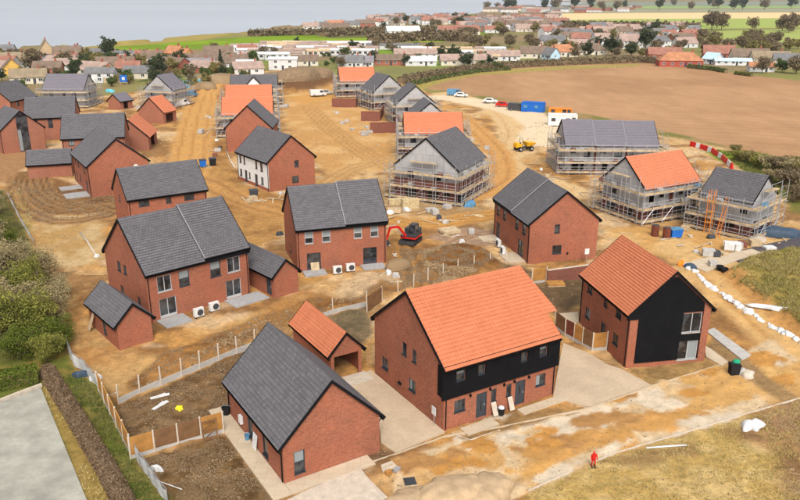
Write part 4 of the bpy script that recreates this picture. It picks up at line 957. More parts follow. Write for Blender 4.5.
def brick_garden_wall(pts, label, h=1.8, cap='concrete_pale', mat='brick_wall', cat='wall', group=None):
    p0 = Vector(pts[0]); root = empty('garden_wall', (p0.x, p0.y, 0), 0, label, cat, group)
    for i in range(len(pts)-1):
        a, b = Vector(pts[i])-p0, Vector(pts[i+1])-p0; d = b-a; L = d.length; ang = math.atan2(d.y, d.x); m_ = (a+b)/2
        mb = MB(); mb.box(-L/2, L/2-.11, -.11, .11, -.15, h); mb.build('wall', MT[mat], root, (m_.x, m_.y, 0), ang)
        mb = MB(); mb.box(-L/2-.02, L/2-.13, -.15, .15, h+.002, h+.06); mb.build('coping', MT[cap], root, (m_.x, m_.y, 0), ang)
brick_garden_wall(WP((547,283),(597,276)), 'brick garden wall with pale coping below the broad plain gable', 1.5)
for q, (pl, lb) in enumerate([(((332,107),(356,107.5),(358,101)), 'brick garden wall in front of the far orange roofed shell'), (((361,121),(380,121),(384,113)), 'middle brick garden wall facing the sandy ground'), (((370,133),(396,132.5),(398,124)), 'near brick garden wall facing the sandy ground')]):
    brick_garden_wall(WP(*pl), lb, 2.4, cap='brick_wall', mat='brick_wall')
# temporary mesh fence with white sheeting along the left boundary
def mesh_fence(pts, label, h=1.5, sheet='netting'):
    p0 = Vector(pts[0]); root = empty('barrier_fence', (p0.x, p0.y, 0), 0, label, 'fence', None); rnd = random.Random(label)
    for i in range(len(pts)-1):
        a, b = Vector(pts[i])-p0, Vector(pts[i+1])-p0; mb = MB()
        mb.tube([a+UP*0, a+UP*h], .03, 5); mb.build('post', MT['steel'], root)
        mb = MB(); n = 6
        for k in range(n):
            for j in range(3):
                q = []
                for x, z in ((k,j),(k+1,j),(k+1,j+1),(k,j+1)):
                    p = a+(b-a)*(x/n)+UP*(.05+(h-.15-.1*math.sin(x/n*math.pi))*z/3); nn = Vector((-(b-a).y, (b-a).x, 0)).normalized(); q.append(p+nn*.035*math.sin(x*1.1+z*.9+i))
                mb.poly(q)
        mb.build('sheet', MT[sheet], root, smooth=True)
        mb = MB(); mb.tube([a+UP*h, b+UP*h], .02, 4); mb.build('rail', MT['steel'], root)
    mb = MB(); b = Vector(pts[-1])-p0; mb.tube([b, b+UP*h], .03, 5); mb.build('post', MT['steel'], root)
mesh_fence(WP((63,326),(65,338),(69,354),(74,366),(84,372),(92,382),(99,388)), 'sagging white sheet barrier fence on posts below the ivy shrubs', 1.3)
mesh_fence(WP((133,452),(140,466),(149,478),(158,492),(168,505)), 'white sheet barrier fence continuing past the corner of the timber fence', 1.2)
mesh_fence(WP((8,196),(14,208),(20,220),(27,232),(34,244)), 'low pale barrier fence between the shrubs and the tyre tracks', .7)
# ------------------------------------------------------------------ kerbs and edgings: one stone each
def kerb(pts, label, z=.1, w=.14, step=.915, mat='concrete_pale'):
    cur = [Vector((p.x, p.y, 0)) for p in pts]; p0 = cur[0]; root = empty('kerb', (p0.x, p0.y, 0)); tag(root, label, kind='structure')
    mb = MB(); mb.box(-step/2+.006, step/2-.006, -w/2, w/2, -.12, z-.02); mb.add([(-step/2+.006,-w/2,z-.02),(step/2-.006,-w/2,z-.02),(step/2-.006,w/2,z-.02),(-step/2+.006,w/2,z-.02),(-step/2+.02,-w/2+.02,z),(step/2-.02,-w/2+.02,z),(step/2-.02,w/2-.02,z),(-step/2+.02,w/2-.02,z)], [(4,5,6,7),(0,1,5,4),(1,2,6,5),(2,3,7,6),(3,0,4,7)])
    me = mb.mesh('kerb_stone', MT[mat]); rnd = random.Random(label)
    for i in range(len(cur)-1):
        d = cur[i+1]-cur[i]; n = max(1, round(d.length/step)); ang = math.atan2(d.y, d.x)
        for k in range(n):
            p = cur[i]+d*((k+.5)/n)-p0; o = link_mesh('kerb_stone', me, root, (p.x, p.y, rnd.uniform(-.012,.012)), ang+rnd.uniform(-.008,.008)); o.scale.x = d.length/n/step
kerb(WP((357,467),(397,453.5),(446,436),(500,427),(588,408.5)), 'pale kerb stones along the house side of the foreground road', z=.06, w=.09, mat='slab_buff')
kerb(WP((588,408.5),(651,386),(690,374),(722,364)), 'pale kerb stones past the black clad house', z=.05, w=.07, mat='slab_buff')
kerb(WP((528,491),(570,472),(615,453),(680,434),(748,413.5),(802,397.5),(850,384)), 'thin white edging line between the road and the dry grass', z=.07, w=.10, mat='concrete_pale')
kerb(WP((358,467),(374,486),(392,508)), 'edging stones between the bungalow driveway and the sand heap', z=.07, w=.1)
kerb(WP((-20,409),(0,402),(20,394),(42,386)), 'pale stone edging along the clipped hedge side of the yard', z=.25, w=.2)
kerb(WP((452,433),(470,440),(500,430)), 'thin edging round the muddy front garden of the large orange roofed house', z=.05, w=.06)
# ------------------------------------------------------------------ plant, materials and clutter on the site
def at(px, py, dz=0.0):
    p = W(px, py); p.z = max(0.0, gz(p.x, p.y))+dz; return p
def lump_mesh(name, mat, sx, sy, sz, seed=0, n=12, m=7, rough=.25, flat=.0, fold=3.0):
    """sagging sack / heap / sheeted pile: a dome whose outline and crown are pulled about, closed underneath"""
    rnd = np.random.RandomState(seed); mb = MB(); ph = rnd.uniform(0, 6.28, 6); vs = []
    for j in range(m):
        f = j/(m-1)
        for i in range(n):
            t = 2*math.pi*i/n; w = 1+rough*(.5*math.sin(2*t+ph[0])+.35*math.sin(fold*t+ph[1]+f*2)+.2*math.sin(5*t+ph[2]))
            rr = math.cos(f*math.pi/2)**.6*w if f < 1 else 0
            z = (math.sin(f*math.pi/2)**(1-flat*.5))*(1+rough*.5*math.sin(3*t+ph[3])*(1-f))
            vs.append((sx/2*rr*math.cos(t), sy/2*rr*math.sin(t), max(-.03, sz*z-.02 if j else -.05)))
    fs = [(j*n+i, j*n+(i+1) % n, (j+1)*n+(i+1) % n, (j+1)*n+i) for j in range(m-1) for i in range(n)]
    mb.add(vs, fs); mb.add([vs[i] for i in range(n)], [tuple(reversed(range(n)))])
    return mb.mesh(name, MT[mat], smooth=True)
def heat_pump(p, rz, label):
    r_ = empty('heat_pump', p, rz, label, 'heat pump', 'heat pumps on the house walls')
    mb = MB(); mb.box(-.5,.5,-.2,.2,.12,.95); mb.box(-.52,.52,-.22,.22,.95,.975); mb.build('casing', MT['white'], r_)
    mb = MB(); mb.lathe([(.33,0),(.33,.03),(.29,.03),(.06,.035)], 16); g = mb.build('fan_grille', MT['steel_dark'], r_, (.1,-.205,.54)); g.rotation_euler = (R(90),0,0)
    for x in (-.4,.4):
        mb = MB(); mb.box(x-.05,x+.05,-.22,.22,0,.12); mb.build('foot', MT['rubber'], r_)
heat_pump(at(199,317), R(HP['D'][2]), 'white heat pump unit left of its twin below the stepped roof with pale french doors')
heat_pump(at(214.5,311.5), R(HP['D'][2]), 'white heat pump unit right of its twin below the stepped roof with pale french doors')
heat_pump(at(337.5,274), R(HP['E'][2]), 'white heat pump unit nearer the boarded patio doors')
heat_pump(at(350.5,271.5), R(HP['E'][2]), 'white heat pump unit nearer the glazed patio doors')
heat_pump(at(498,247), R(HP['F'][2]), 'white heat pump unit beside the far patio of the plain gabled semi')
heat_pump(at(502.5,254), R(HP['F'][2]), 'white heat pump unit beside the near patio of the plain gabled semi')
# tracked excavator, red and black
def excavator(p, rz, body, label, boom_turn=0.0):
    r_ = empty('excavator', p, rz, label, 'excavator')
    for s in (-1, 1):
        mb = MB(); prof = [(-1.35,.12),(-1.15,0),(1.15,0),(1.35,.12),(1.4,.38),(1.2,.58),(-1.2,.58),(-1.4,.38)]
        vs = [(x, s*.85+o, z) for o in (-.22,.22) for x, z in prof]; n = len(prof)
        mb.add(vs, [tuple(range(n)), tuple(reversed(range(n, 2*n)))]+[(k, n+k, n+(k+1)%n, (k+1)%n) for k in range(n)])
        t_ = mb.build('track', MT['rubber'], r_)
        for x in (-1.0, 0, 1.0):
            mb = MB(); mb.tube([(x, s*.85-.24, .3), (x, s*.85+.24, .3)], .2, 8); mb.build('roller', MT['steel_dark'], t_)
    mb = MB(); mb.box(-.6,.6,-.62,.62,.35,.72); mb.build('undercarriage', MT['steel_dark'], r_)
    mb = MB(); mb.prism([(-1.45,-.95),(-1.2,-1.05),(1.1,-1.05),(1.1,1.05),(-1.2,1.05),(-1.45,.95),(-1.6,0)], .75, 1.15); mb.prism([(-1.5,-.9),(-.2,-1.0),(-.2,1.0),(-1.5,.9),(-1.6,0)], 1.15, 1.75)
    mb.build('body', MT['steel_dark'], r_)
    mb = MB(); mb.box(-1.2,1.12,-1.07,1.07,.76,.98); mb.build('side_skirt', MT[body], r_)
    mb = MB(); mb.prism([(-.15,.05),(1.15,.1),(1.2,1.0),(-.15,1.02)], 1.151, 1.5); mb.prism([(-.1,.1),(.95,.14),(1.0,.96),(-.1,.98)], 2.55, 2.7)
    for x, y in ((-.1,.1),(1.08,.14),(1.1,.96),(-.1,.98)): mb.beam((x,y,1.4), (x*.9,y,2.6), .09, .09)
    cb = mb.build('cab', MT['steel_dark'], r_)
    mb = MB(); mb.poly([(1.16,.15,1.5),(1.16,.95,1.5),(.98,.95,2.55),(.98,.15,2.55)]); mb.poly([(-.1,.985,1.5),(1.1,.985,1.5),(.95,.985,2.55),(-.1,.985,2.55)][::-1]); mb.poly([(-.1,.08,1.5),(1.1,.08,1.5),(.95,.08,2.55),(-.1,.08,2.55)]); mb.poly([(-.13,.1,1.5),(-.13,.95,1.5),(-.13,.95,2.55),(-.13,.1,2.55)][::-1])
    mb.build('pane', MT['glass'], cb)
    c, s = math.cos(boom_turn), math.sin(boom_turn)
    D = lambda x, z: (1.0+x*c, -.35+x*s, z)
    mb = MB()
    for a, b, w in (((0,1.1),(1.1,2.5),.28),((1.1,2.5),(2.4,2.55),.26)): mb.beam(D(*a), D(*b), .22, w)
    mb.build('boom', MT[body], r_)
    mb = MB(); mb.beam(D(2.3,2.6), D(2.9,1.0), .18, .24); mb.build('arm', MT[body], r_)
    mb = MB(); mb.tube([D(.4,1.2), D(1.3,2.2)], .06, 6); mb.tube([D(1.5,2.8), D(2.5,2.75)], .05, 6); mb.build('hydraulic_ram', MT['steel'], r_)
    mb = MB(); q = [D(2.75,1.05), D(3.1,1.05), D(3.15,.6), D(2.85,.35), D(2.5,.55)]
    side = Vector((-s, c, 0))*.38; n = len(q)
    mb.add([Vector(v)-side for v in q]+[Vector(v)+side for v in q], [tuple(range(n)), tuple(reversed(range(n,2*n)))]+[(k, n+k, n+(k+1)%n, (k+1)%n) for k in range(n)]); mb.build('bucket', MT['steel_dark'], r_)
    mb = MB(); mb.beam((1.65,-1.05,.35), (1.65,1.05,.35), .1, .5); mb.beam((1.0,-.5,.4),(1.65,-.5,.35),.1,.1); mb.beam((1.0,.5,.4),(1.65,.5,.35),.1,.1); mb.build('dozer_blade', MT['steel_dark'], r_)
    return r_
excavator(at(411,242), R(-112), 'red_paint', 'red and black tracked excavator with its boom lowered towards the house', R(-38))
def wheel(parent, x, y, r, w):
    mb = MB(); mb.tube([(x, y-w/2, r), (x, y+w/2, r)], r, 14); o = mb.build('wheel', MT['rubber'], parent)
    mb = MB(); mb.tube([(x, y-w/2-.015, r), (x, y+w/2+.015, r)], r*.5, 10); mb.build('rim', MT['steel'], o)
def dumper(p, rz, label):
    r_ = empty('site_dumper', p, rz, label, 'dumper')
    for x in (-1.35, 1.2):
        for y in (-.95, .95): wheel(r_, x, y, .5, .42)
    mb = MB(); mb.box(-2.1,1.6,-.45,.45,.55,.8); mb.build('chassis', MT['steel_dark'], r_)
    mb = MB(); lo = [(.3,-.75),(1.5,-.75),(1.5,.75),(.3,.75)]; hi = [(.1,-1.1),(2.2,-1.1),(2.2,1.1),(.1,1.1)]
    mb.add([(x,y,.95) for x,y in lo]+[(x,y,1.75+(.1 if x<1 else -.1)) for x,y in hi], [(3,2,1,0),(0,1,5,4),(1,2,6,5),(2,3,7,6),(3,0,4,7),(4,5,6,7)]); mb.build('skip', MT['yellow_paint'], r_)
    mb = MB(); mb.prism([(-2.2,-.7),(-.9,-.7),(-.9,.7),(-2.2,.7)], .82, 1.55); mb.prism([(-2.1,-.6),(-1.5,-.6),(-1.5,.6),(-2.1,.6)], 1.55, 1.75); mb.build('engine_cover', MT['yellow_paint'], r_)
    mb = MB(); mb.tube([(-.7,-.6,.8),(-.75,-.6,2.6),(-.75,.6,2.6),(-.7,.6,.8)], .05, 6); mb.build('roll_bar', MT['steel_dark'], r_)
    mb = MB(); mb.box(-.9,-.5,-.28,.28,1.2,1.3); mb.box(-.95,-.85,-.28,.28,1.3,1.75); mb.build('seat', MT['rubber'], r_)
dumper(at(524,150.5), R(20), 'yellow four wheeled site dumper with raised skip and roll bar')
def container(p, rz, L, Wd, H, mat, label, name='site_container', cat='container', ribs=True, group=None):
    r_ = empty(name, p, rz, label, cat, group)
    mb = MB()
    mb.box(-L/2,L/2,-Wd/2,Wd/2,.12,H)
    mb.build('body', MT[mat], r_)
    if ribs:
        mb = MB(); n = int(L/.28)
        for k in range(n):
            x = -L/2+.12+(L-.24)*k/n
            for s in (-1, 1): mb.box(x, x+.13, min(s*Wd/2, s*(Wd/2+.035)), max(s*Wd/2, s*(Wd/2+.035)), .25, H-.15)
        mb.build('corrugation', MT[mat], r_)
    mb = MB()
    for z in (.12, H):
        for s in (-1, 1): mb.beam((-L/2-.03, s*(Wd/2+.03), z), (L/2+.03, s*(Wd/2+.03), z), .1, .13)
    for x in (-L/2, L/2):
        for s in (-1, 1): mb.beam((x, s*(Wd/2+.03), .06), (x, s*(Wd/2+.03), H+.06), .12, .12)
    mb.build('corner_frame', MT[mat], r_)
    for k in (-.32, .18):
        mb = MB(); mb.box(L*k-.5, L*k+.5, -Wd/2-.07, -Wd/2-.04, 1.1, 1.9); mb.build('window' if not ribs else 'sign_panel', MT['glass' if not ribs else 'blue_sheet'], r_)
    mb = MB(); mb.box(L*.38-.42, L*.38+.42, -Wd/2-.075, -Wd/2-.04, .2, 2.1); mb.build('door', MT['frame_grey' if not ribs else mat], r_)
    return r_
container(at(533,111.5), R(-22), 6.1, 2.5, 2.6, 'blue_paint', 'blue corrugated steel container at the end of the haul road')
container(at(560,116), R(-12), 6, 2.6, 2.0, 'orange_paint', 'orange site container behind the white cabins', ribs=False)
container(at(562,125), R(-8), 7, 2.8, 2.7, 'white', 'white site cabin between the blue container and the row of three shells', 'site_cabin', 'cabin', False)

# brick and block pallets
def pallet(p, rz, label, top='brick', w=1.1, d=1.0, h=1.0, group=None, name='brick_pallet', cat='pallet'):
    r_ = empty(name, p, rz, label, cat, group)
    mb = MB()
    for y in (-d/2+.06, 0, d/2-.06): mb.box(-w/2, w/2, y-.05, y+.05, 0, .09)
    for k in range(6): x = -w/2+w*k/6; mb.box(x+.02, x+w/6-.02, -d/2, d/2, .092, .115)
    mb.build('pallet_base', MT['timber_pale'], r_)
    mb = MB(); n = max(1, int(h/.34)); rnd = random.Random(label)
    for k in range(n):
        z = .117+h*k/n; o = rnd.uniform(-.02,.02); mb.box(-w/2+.03+o, w/2-.03+o, -d/2+.03, d/2-.03, z, z+h/n-.012)
    mb.build('stack', MT[top], r_)
    return r_
pallet(at(395.5,204.5), R(12), 'straw coloured stack of bricks on a pallet under the pale gabled shell', 'straw', 2.2, 1.3, .8)
pallet(at(410,208), R(12), 'taller tan stack of bricks on a pallet beside the excavator track', 'straw', 2.6, 1.5, 1.25)
pallet(at(394,212.5), R(5), 'low tan stack of bricks nearest the grey roofed semi', 'timber_pale', 2.0, 1.2, .5)
pallet(at(449,232), R(25), 'wide low stack of pale timber sheets on bare earth', 'timber_pale', 2.6, 2.2, .3, name='timber_stack', cat='timber')
pallet(at(555,285.5), R(5), 'orange timber boards stacked flat behind the large orange roof', 'timber_orange', 2.0, 1.3, .22, name='timber_stack', cat='timber')
pallet(at(431,212), R(20), 'grey block pallet lying between the shell house and the dirt track', 'concrete', 1.6, 1.1, .45)
pallet(at(447,209), R(40), 'small grey block pallet under the scaffolding corner', 'concrete', 1.2, 1.0, .5)
for i, (px, py, mt, w, d, h, lb) in enumerate([(732,250,'white',2.0,1.3,.9,'tall white stack of insulation packs on the tan ground'),(708,256,'concrete',1.5,1.2,.8,'grey wrapped block stack near the white insulation'),(716,257,'steel_dark',.9,.9,.7,'dark crate beside the grey wrapped blocks'),(712.5,266,'concrete',1.0,.9,.55,'grey tub stack left of the two black tubs'),(769,249,'white_sheet',1.5,1.1,.25,'flat white slab pack on the tarmac square'),(757,242,'concrete_pale',1.9,1.2,.5,'pale block pallet next to the tarpaulin pile'),(737,231,'white_sheet',3.0,1.0,.3,'long low white insulation pack below the dark roofed shell'),(722,232,'white_sheet',3.4,.9,.22,'low white board pack left of the insulation stack')]):
    pallet(at(px, py), R(-20+i*7), lb, mt, w, d, h, name='material_stack', cat='materials')
for px, py, lb in ((719.5,270,'black rubber tub left of its pair on the sandy bank'), (724,272.5,'black rubber tub right of its pair on the sandy bank')):
    mb = MB(); mb.lathe([(.3,-.02),(.42,.5),(.45,.5),(.45,.54),(.4,.54),(.3,.1)], 12); tag(mb.build('tub', MT['rubber'], None, at(px, py)), lb, 'tub', 'black tubs')
# blue bin, rusty skips
r_ = empty('water_bowser', at(674.5,237), R(15), 'bright blue site bin with pale lid before the orange roofed shell', 'bin'); mb = MB(); mb.add([(-.75,-.5,.05),(.75,-.5,.05),(.75,.5,.05),(-.75,.5,.05),(-.85,-.6,1.15),(.85,-.6,1.15),(.85,.6,1.15),(-.85,.6,1.15)], [(3,2,1,0),(0,1,5,4),(1,2,6,5),(2,3,7,6),(3,0,4,7),(4,5,6,7)]); mb.build('tank', MT['blue_paint'], r_)
mb = MB(); mb.box(-.88,.88,-.63,.63,1.155,1.24); mb.box(-.3,.3,-.2,.2,1.24,1.3); mb.build('lid', MT['blue_sheet'], r_)
for px, py, lb in ((654.5,236,'rusty brown drum left of its pair by the blue bin'), (666,239,'rusty brown drum right of its pair by the blue bin')):
    r_ = empty('drum', at(px, py), 0, lb, 'drum', 'rusty drums'); mb = MB(); mb.lathe([(.5,0),(.5,.6),(.53,.62),(.53,.68),(.5,.7),(.5,1.4),(.53,1.42),(.5,1.5)], 12); mb.build('body', MT['rust'], r_)
    mb = MB(); mb.lathe([(.46,1.502),(.46,1.53),(.1,1.53),(.1,1.57)], 12); mb.build('lid', MT['steel_dark'], r_)
# white bulk sacks in a line beside the road
line = catmull([(p.x, p.y) for p in WP((682,262),(692,271),(707,284),(724,296.5),(748,312),(768,325),(786,336),(812,354))], 10)
acc = 0; sacks = [lump_mesh('sack', 'white_sheet', 1.1, .8, .34, s, rough=.55, n=14) for s in range(7)]
for i in range(len(line)-1):
    acc += np.linalg.norm(line[i+1]-line[i])
    if acc > .42:
        acc = 0; q = line[i]; d = line[i+1]-line[i]
        o = link_mesh('sandbag', sacks[i % 7], None, (q[0]+random.uniform(-.25,.25), q[1]+random.uniform(-.25,.25), max(0, gz(*q))), math.atan2(d[1], d[0])+random.uniform(-.25,.25)); s = random.uniform(.5,1.0); o.scale = (s, s*random.uniform(.8,1.2), s*random.uniform(.7,1.1))
        tag(o, 'white sack in the long line beside the dirt road', 'sack', 'white sacks along the dirt road')
for i, (px, py, mt, sx, sy, sz, lb) in enumerate([(690,268,'navy_sheet',1.3,.9,.6,'crumpled black sheeting at the start of the white sack line'),(681,265,'orange_paint',.9,.7,.6,'small orange bag at the head of the sack line'),(776,312,'white_sheet',4.2,.9,.35,'long white sheet roll lying on the grassy bank'),
     (752,427,'white_sheet',1.9,1.2,.5,'crumpled white sheet lying on the rough soil across the road'),(776,235,'navy_sheet',6.5,2.6,1.2,'long pile covered by a navy tarpaulin beside the shell house'),(752,230,'navy_sheet',3.0,1.6,.8,'small navy tarpaulin mound touching the scaffolding'),
     (462,242,'white_sheet',1.2,.8,.35,'white crumpled sheet in the churned earth'),(455,245,'concrete_pale',1.4,.5,.2,'pale plastic scrap beside the white crumpled sheet'),(409,211,'concrete_pale',1.2,.7,.3,'pale rubble sack below the tall tan stack'),(479,216,'straw',1.6,.7,.25,'straw coloured scrap heap at the shell house corner'),
     (179.5,409,'yellow_plastic',.8,.5,.25,'yellow plastic bag lying in the soil garden'),(157,470,'white_sheet',.8,.5,.4,'white rag caught at the fence corner'),(96,380,'white_sheet',1.0,.6,.5,'white bag under the left barrier fence'),(82,376,'navy_sheet',1.2,.7,.5,'blue grey bundle beside the left barrier fence'),
     (97,257,'white',.6,.6,.4,'white round tub at the end of the pale pipe'),(66,394,'straw',.7,.5,.3,'pale straw clump on the grass strip'),(470,206,'blue_sheet',3.0,1.2,.9,'blue sheeted heap at the corner of the pale gabled shell'),(462,205,'steel_dark',.8,.8,1.3,'dark wrapped bundle standing by the blue sheeted heap'),(110,92,'teal_sheet',3.5,2.0,1.0,'turquoise sheet thrown over a pile beside the white scaffolding')]):
    o = link_mesh('sheeted_pile', lump_mesh('sheeted_pile', mt, sx, sy, sz, 20+i, 22, 9, .28 if sz > .7 else .5, fold=5), None, at(px, py), R(-25 if sx > 3 else 15*i)); tag(o, lb, 'pile')
# sand heap by the kerb: overlapping tipped mounds
for i, (px, py, sx, sy, sz, lb) in enumerate([(422,506,5.2,3.4,.8,'left mound of the tan sand heap beside the road'),(452,499,4.6,3.6,1.15,'middle mound of the tan sand heap beside the road'),(484,495,4.4,3.4,.95,'right mound of the tan sand heap beside the road')]):
    o = link_mesh('sand_heap', lump_mesh('sand_heap', 'sand', sx, sy, sz, 70+i, 36, 14, .22, fold=9), None, at(px, py, -.05), R(20*i)); tag(o, lb, 'sand heap', 'sand heap mounds')
o = link_mesh('earth_heap', lump_mesh('earth_heap', 'clod', 3.0, 2.2, 1.1, 91, 18, 8, .3), None, at(397,268), .4); tag(o, 'orange earth heap at the foot of the excavator boom', 'earth heap')
for i, (px, py, sx, sz) in enumerate([(283,83,16,4.2),(300,84,18,4.6),(316,81,14,3.6),(222,86,15,3.2),(205,92,9,2.2)]):
    o = link_mesh('earth_heap', lump_mesh('earth_heap', 'soil' if i < 3 else 'clod', sx, sx*.8, sz, 95+i, 20, 8, .3), None, at(px, py, -.2), i); tag(o, 'large dark earth mound beyond the sandy ground' if i < 3 else 'orange earth mound at the far end of the haul road', 'earth heap', 'dark earth mounds' if i < 3 else 'orange earth mounds')
# small bits in front of the bungalow drive
r_ = empty('timber_stack', at(388,468), R(30), 'small pile of pale boards and offcuts on the verge', 'timber')
for k in range(6):
    mb = MB(); mb.beam((-.6+.05*k,-.35+.14*k,.06+.02*(k%3)), (.55,-.3+.13*k,.12+.03*(k%2)), .12, .03); mb.build('board', MT['concrete_pale' if k % 3 else 'timber_pale'], r_)
mb = MB(); mb.box(-.5,-.1,-.75,-.45,0,.25); mb.build('box', MT['timber_orange'], r_)
mb = MB(); mb.rbox((.35,-.6,.12), .5, .35, .2, .4); mb.build('crate', MT['steel'], r_)
r_ = empty('manhole_frame', at(410,482), R(12), 'dark square manhole frame lying on the verge', 'manhole frame')
mb = MB(); mb.box(-.38,.38,-.38,.38,.005,.1); mb.build('frame', MT['steel_dark'], r_)
mb = MB(); mb.box(-.3,.3,-.3,.3,.1,.135); mb.box(-.3,-.27,-.3,.3,.136,.15); mb.box(.0,.03,-.3,.3,.136,.15); mb.build('lid', MT['frame_grey'], r_)
mb = MB(); mb.box(-.42,.42,-.55,-.43,.003,.07); mb.build('timber_packer', MT['timber_pale'], r_)
# refuse bag group by the black clad house
r_ = empty('refuse_pile', at(733.5,374), 0, 'black bin with green bag beside a pale rubble heap', 'refuse')
mb = MB(); mb.add([(-.35,-.3,0),(.35,-.3,0),(.35,.3,0),(-.35,.3,0),(-.42,-.38,1.0),(.42,-.38,1.0),(.42,.38,1.0),(-.42,.38,1.0)], [(3,2,1,0),(0,1,5,4),(1,2,6,5),(2,3,7,6),(3,0,4,7),(4,5,6,7)]); mb.build('bin', MT['rubber'], r_)
link_mesh('bag', lump_mesh('bag', 'green_paint', .6, .5, .3, 5), r_, (.2,.2,1.0)); link_mesh('rubble', lump_mesh('rubble', 'concrete_pale', 1.5, 1.1, .45, 8, rough=.5), r_, (1.05,-.25,0)); link_mesh('rubble', lump_mesh('rubble', 'concrete', .8, .9, .5, 9, rough=.5), r_, (.75,.1,0))
# things leaning on the near houses
def lean(key, sd, s0, s1, z1, mat, label, name='board', foot=.35, th=.04, z0=0.0):
    O, t, n = side_frame(key, sd, HP[key][3], HP[key][4]); w = (s1-s0)
    p = O+t*((s0+s1)/2); a = HL(key, p.x, p.y); ang = R(HP[key][2])+math.atan2(t.y, t.x)
    mb = MB(); mb.add([(x, y, z) for (y, z) in ((-foot,.01),(-.04,z1),(-foot-th,.01),(-.04-th,z1)) for x in (-w/2, w/2)], [(0,1,3,2),(5,4,6,7),(0,4,5,1),(2,3,7,6),(0,2,6,4),(1,5,7,3)])
    return tag(mb.build(name, MT[mat], None, (a.x, a.y, .055), ang), label, 'board')
lean('B','f',-1.05,-.6,1.0,'concrete_pale','white board leaning under the slim window by the left front door', foot=.45)
lean('B','f',.55,1.0,1.0,'concrete_pale','white board leaning under the slim window by the right front door', foot=.45)
lean('A','f',.05,.75,1.15,'white','white board leaning on the bungalow wall beside its dark door', foot=.2)
lean('GD1','f',-2.4,-1.9,1.7,'timber_pale','pale plank leaning on the side of the left garage', foot=.7); 
lean('E','f',-3.9,-2.9,.9,'timber_pale','pale pallet board leaning on the dark patio doors', foot=.3)
lean('Y','f',1.9,2.2,2.6,'timber_pale','long pale plank leaning on the scaffolding of the orange roofed shell', foot=2.2); lean('Y','f',4.0,4.4,2.9,'timber_pale','second long pale plank leaning by the scaffolding corner', foot=2.0)
def box_on_wall(key, sd, s, z, w, h, d, mat, name, label, cat):
    O, t, n = side_frame(key, sd, HP[key][3], HP[key][4]); p = O+t*s+n*(d/2+.01); a = HL(key, p.x, p.y, z); mb = MB()
    mb.box(-w/2,w/2,-d/2,d/2,-h/2,h/2); mb.box(-w/2+.03,w/2-.03,-d/2-.02,-d/2,-h/2+.04,h/2-.04); return tag(mb.build(name, MT[mat], None, a, R(HP[key][2])+math.atan2(t.y, t.x)), label, cat)
box_on_wall('A','f',-2.4,.95,.45,.65,.2,'white','meter_box','white meter box on the bungalow side wall','meter box')
box_on_wall('B','a',-1.0,1.0,.35,.2,.12,'trim_black','wall_vent','small black vent low on the left gable of the large orange roofed house','vent')
box_on_wall('F','b',.6,.9,.2,.2,.12,'trim_black','wall_vent','small black vent on the broad plain gable','vent')
for i, s in enumerate((-3.05,-1.2,.15,1.15,2.6)): tag(box_on_wall('B','f',s,2.3,.12,.2,.15,'trim_black','wall_light','small black wall fitting on the front of the large orange roofed house','wall light'), group='black wall fittings')
for key, s in (('A',0.0),):
    pass
def bucket(px, py, mat, label, r=.2, h=.4):
    r_ = empty('bucket', at(px, py, .05), 0, label, 'bucket'); mb = MB(); mb.lathe([(r*.75,0),(r,h),(r*1.08,h),(r*1.08,h+.02),(r*.9,h+.02),(r*.7,.05)], 12); mb.build('tub', MT[mat], r_)
    mb = MB(); mb.tube([(-r*1.05,0,h),(-r*.6,0,h+.16),(r*.6,0,h+.16),(r*1.05,0,h)], .012, 4); mb.build('handle', MT['steel'], r_)
bucket(226.5,414.5,'rubber','black tub at the far corner of the bungalow',.35,.6); bucket(247.5,440,'blue_sheet','light blue bucket by the bungalow wall'); bucket(501,415,'rubber','black bucket of white rags by the front garden of the large orange roofed house',.3,.55)
link_mesh('sheeted_pile', lump_mesh('rag', 'white_sheet', .5, .4, .25, 3), None, at(501,415,.58)); tag(bpy.context.scene.objects[-1] if False else [o for o in bpy.data.objects if o.data and o.data.name.startswith('rag')][0], 'white rags heaped in the black bucket', 'rags')
def sign_post(px, py, label, h=1.3, w=.55, hh=.7, rz=0):
    r_ = empty('site_sign', at(px, py, .02), rz, label, 'sign'); mb = MB(); mb.tube([(0,0,-.1),(0,0,h+.3)], .03, 5); mb.build('post', MT['steel'], r_)
    mb = MB(); mb.box(-w/2,w/2,-.06,-.035,h-hh/2,h+hh/2); mb.build('panel', MT['white'], r_)
sign_post(434,426,'white site sign on a post by the orange roofed semi with black boarding', rz=R(-60)); sign_post(586,262,'white site sign on a thin post before the broad plain gable', rz=R(10)); sign_post(251,415,'',rz=0) if False else None
# pipes, boards and rails lying about
def rod(pts, r, mat, label, name='pipe', cat='pipe', n=6):
    mb = MB(); q = [at(*p) for p in pts]; mb.tube([(v.x, v.y, v.z+r+.01) for v in q], r, n); return tag(mb.build(name, MT[mat], smooth=True), label, cat)
rod([(80,233),(88,243),(96,256)], .12, 'concrete_pale', 'pale pipe lying on the bare ground beside the tyre tracks'); rod([(646,449.5),(666,448),(686,446.5)], .07, 'white', 'thin white pipe lying in the dry grass'); rod([(300,268.5),(320,266),(340,264.5)], .05, 'timber_pale', 'pale pole lying before the patio doors with boards')
rod([(148,478),(165,484),(182,490)], .03, 'white', 'white rope trailing across the dark soil'); rod([(226,150),(230,160),(235,168)], .08, 'white', 'white hose hanging beside the brick gabled house'); rod([(417,215),(432,211),(441,210)], .1, 'timber_pale', 'pale timber length lying at the shell house foot'); rod([(496,222),(508,227)], .1, 'rust', 'reddish pipe beside the grey roofed semi')
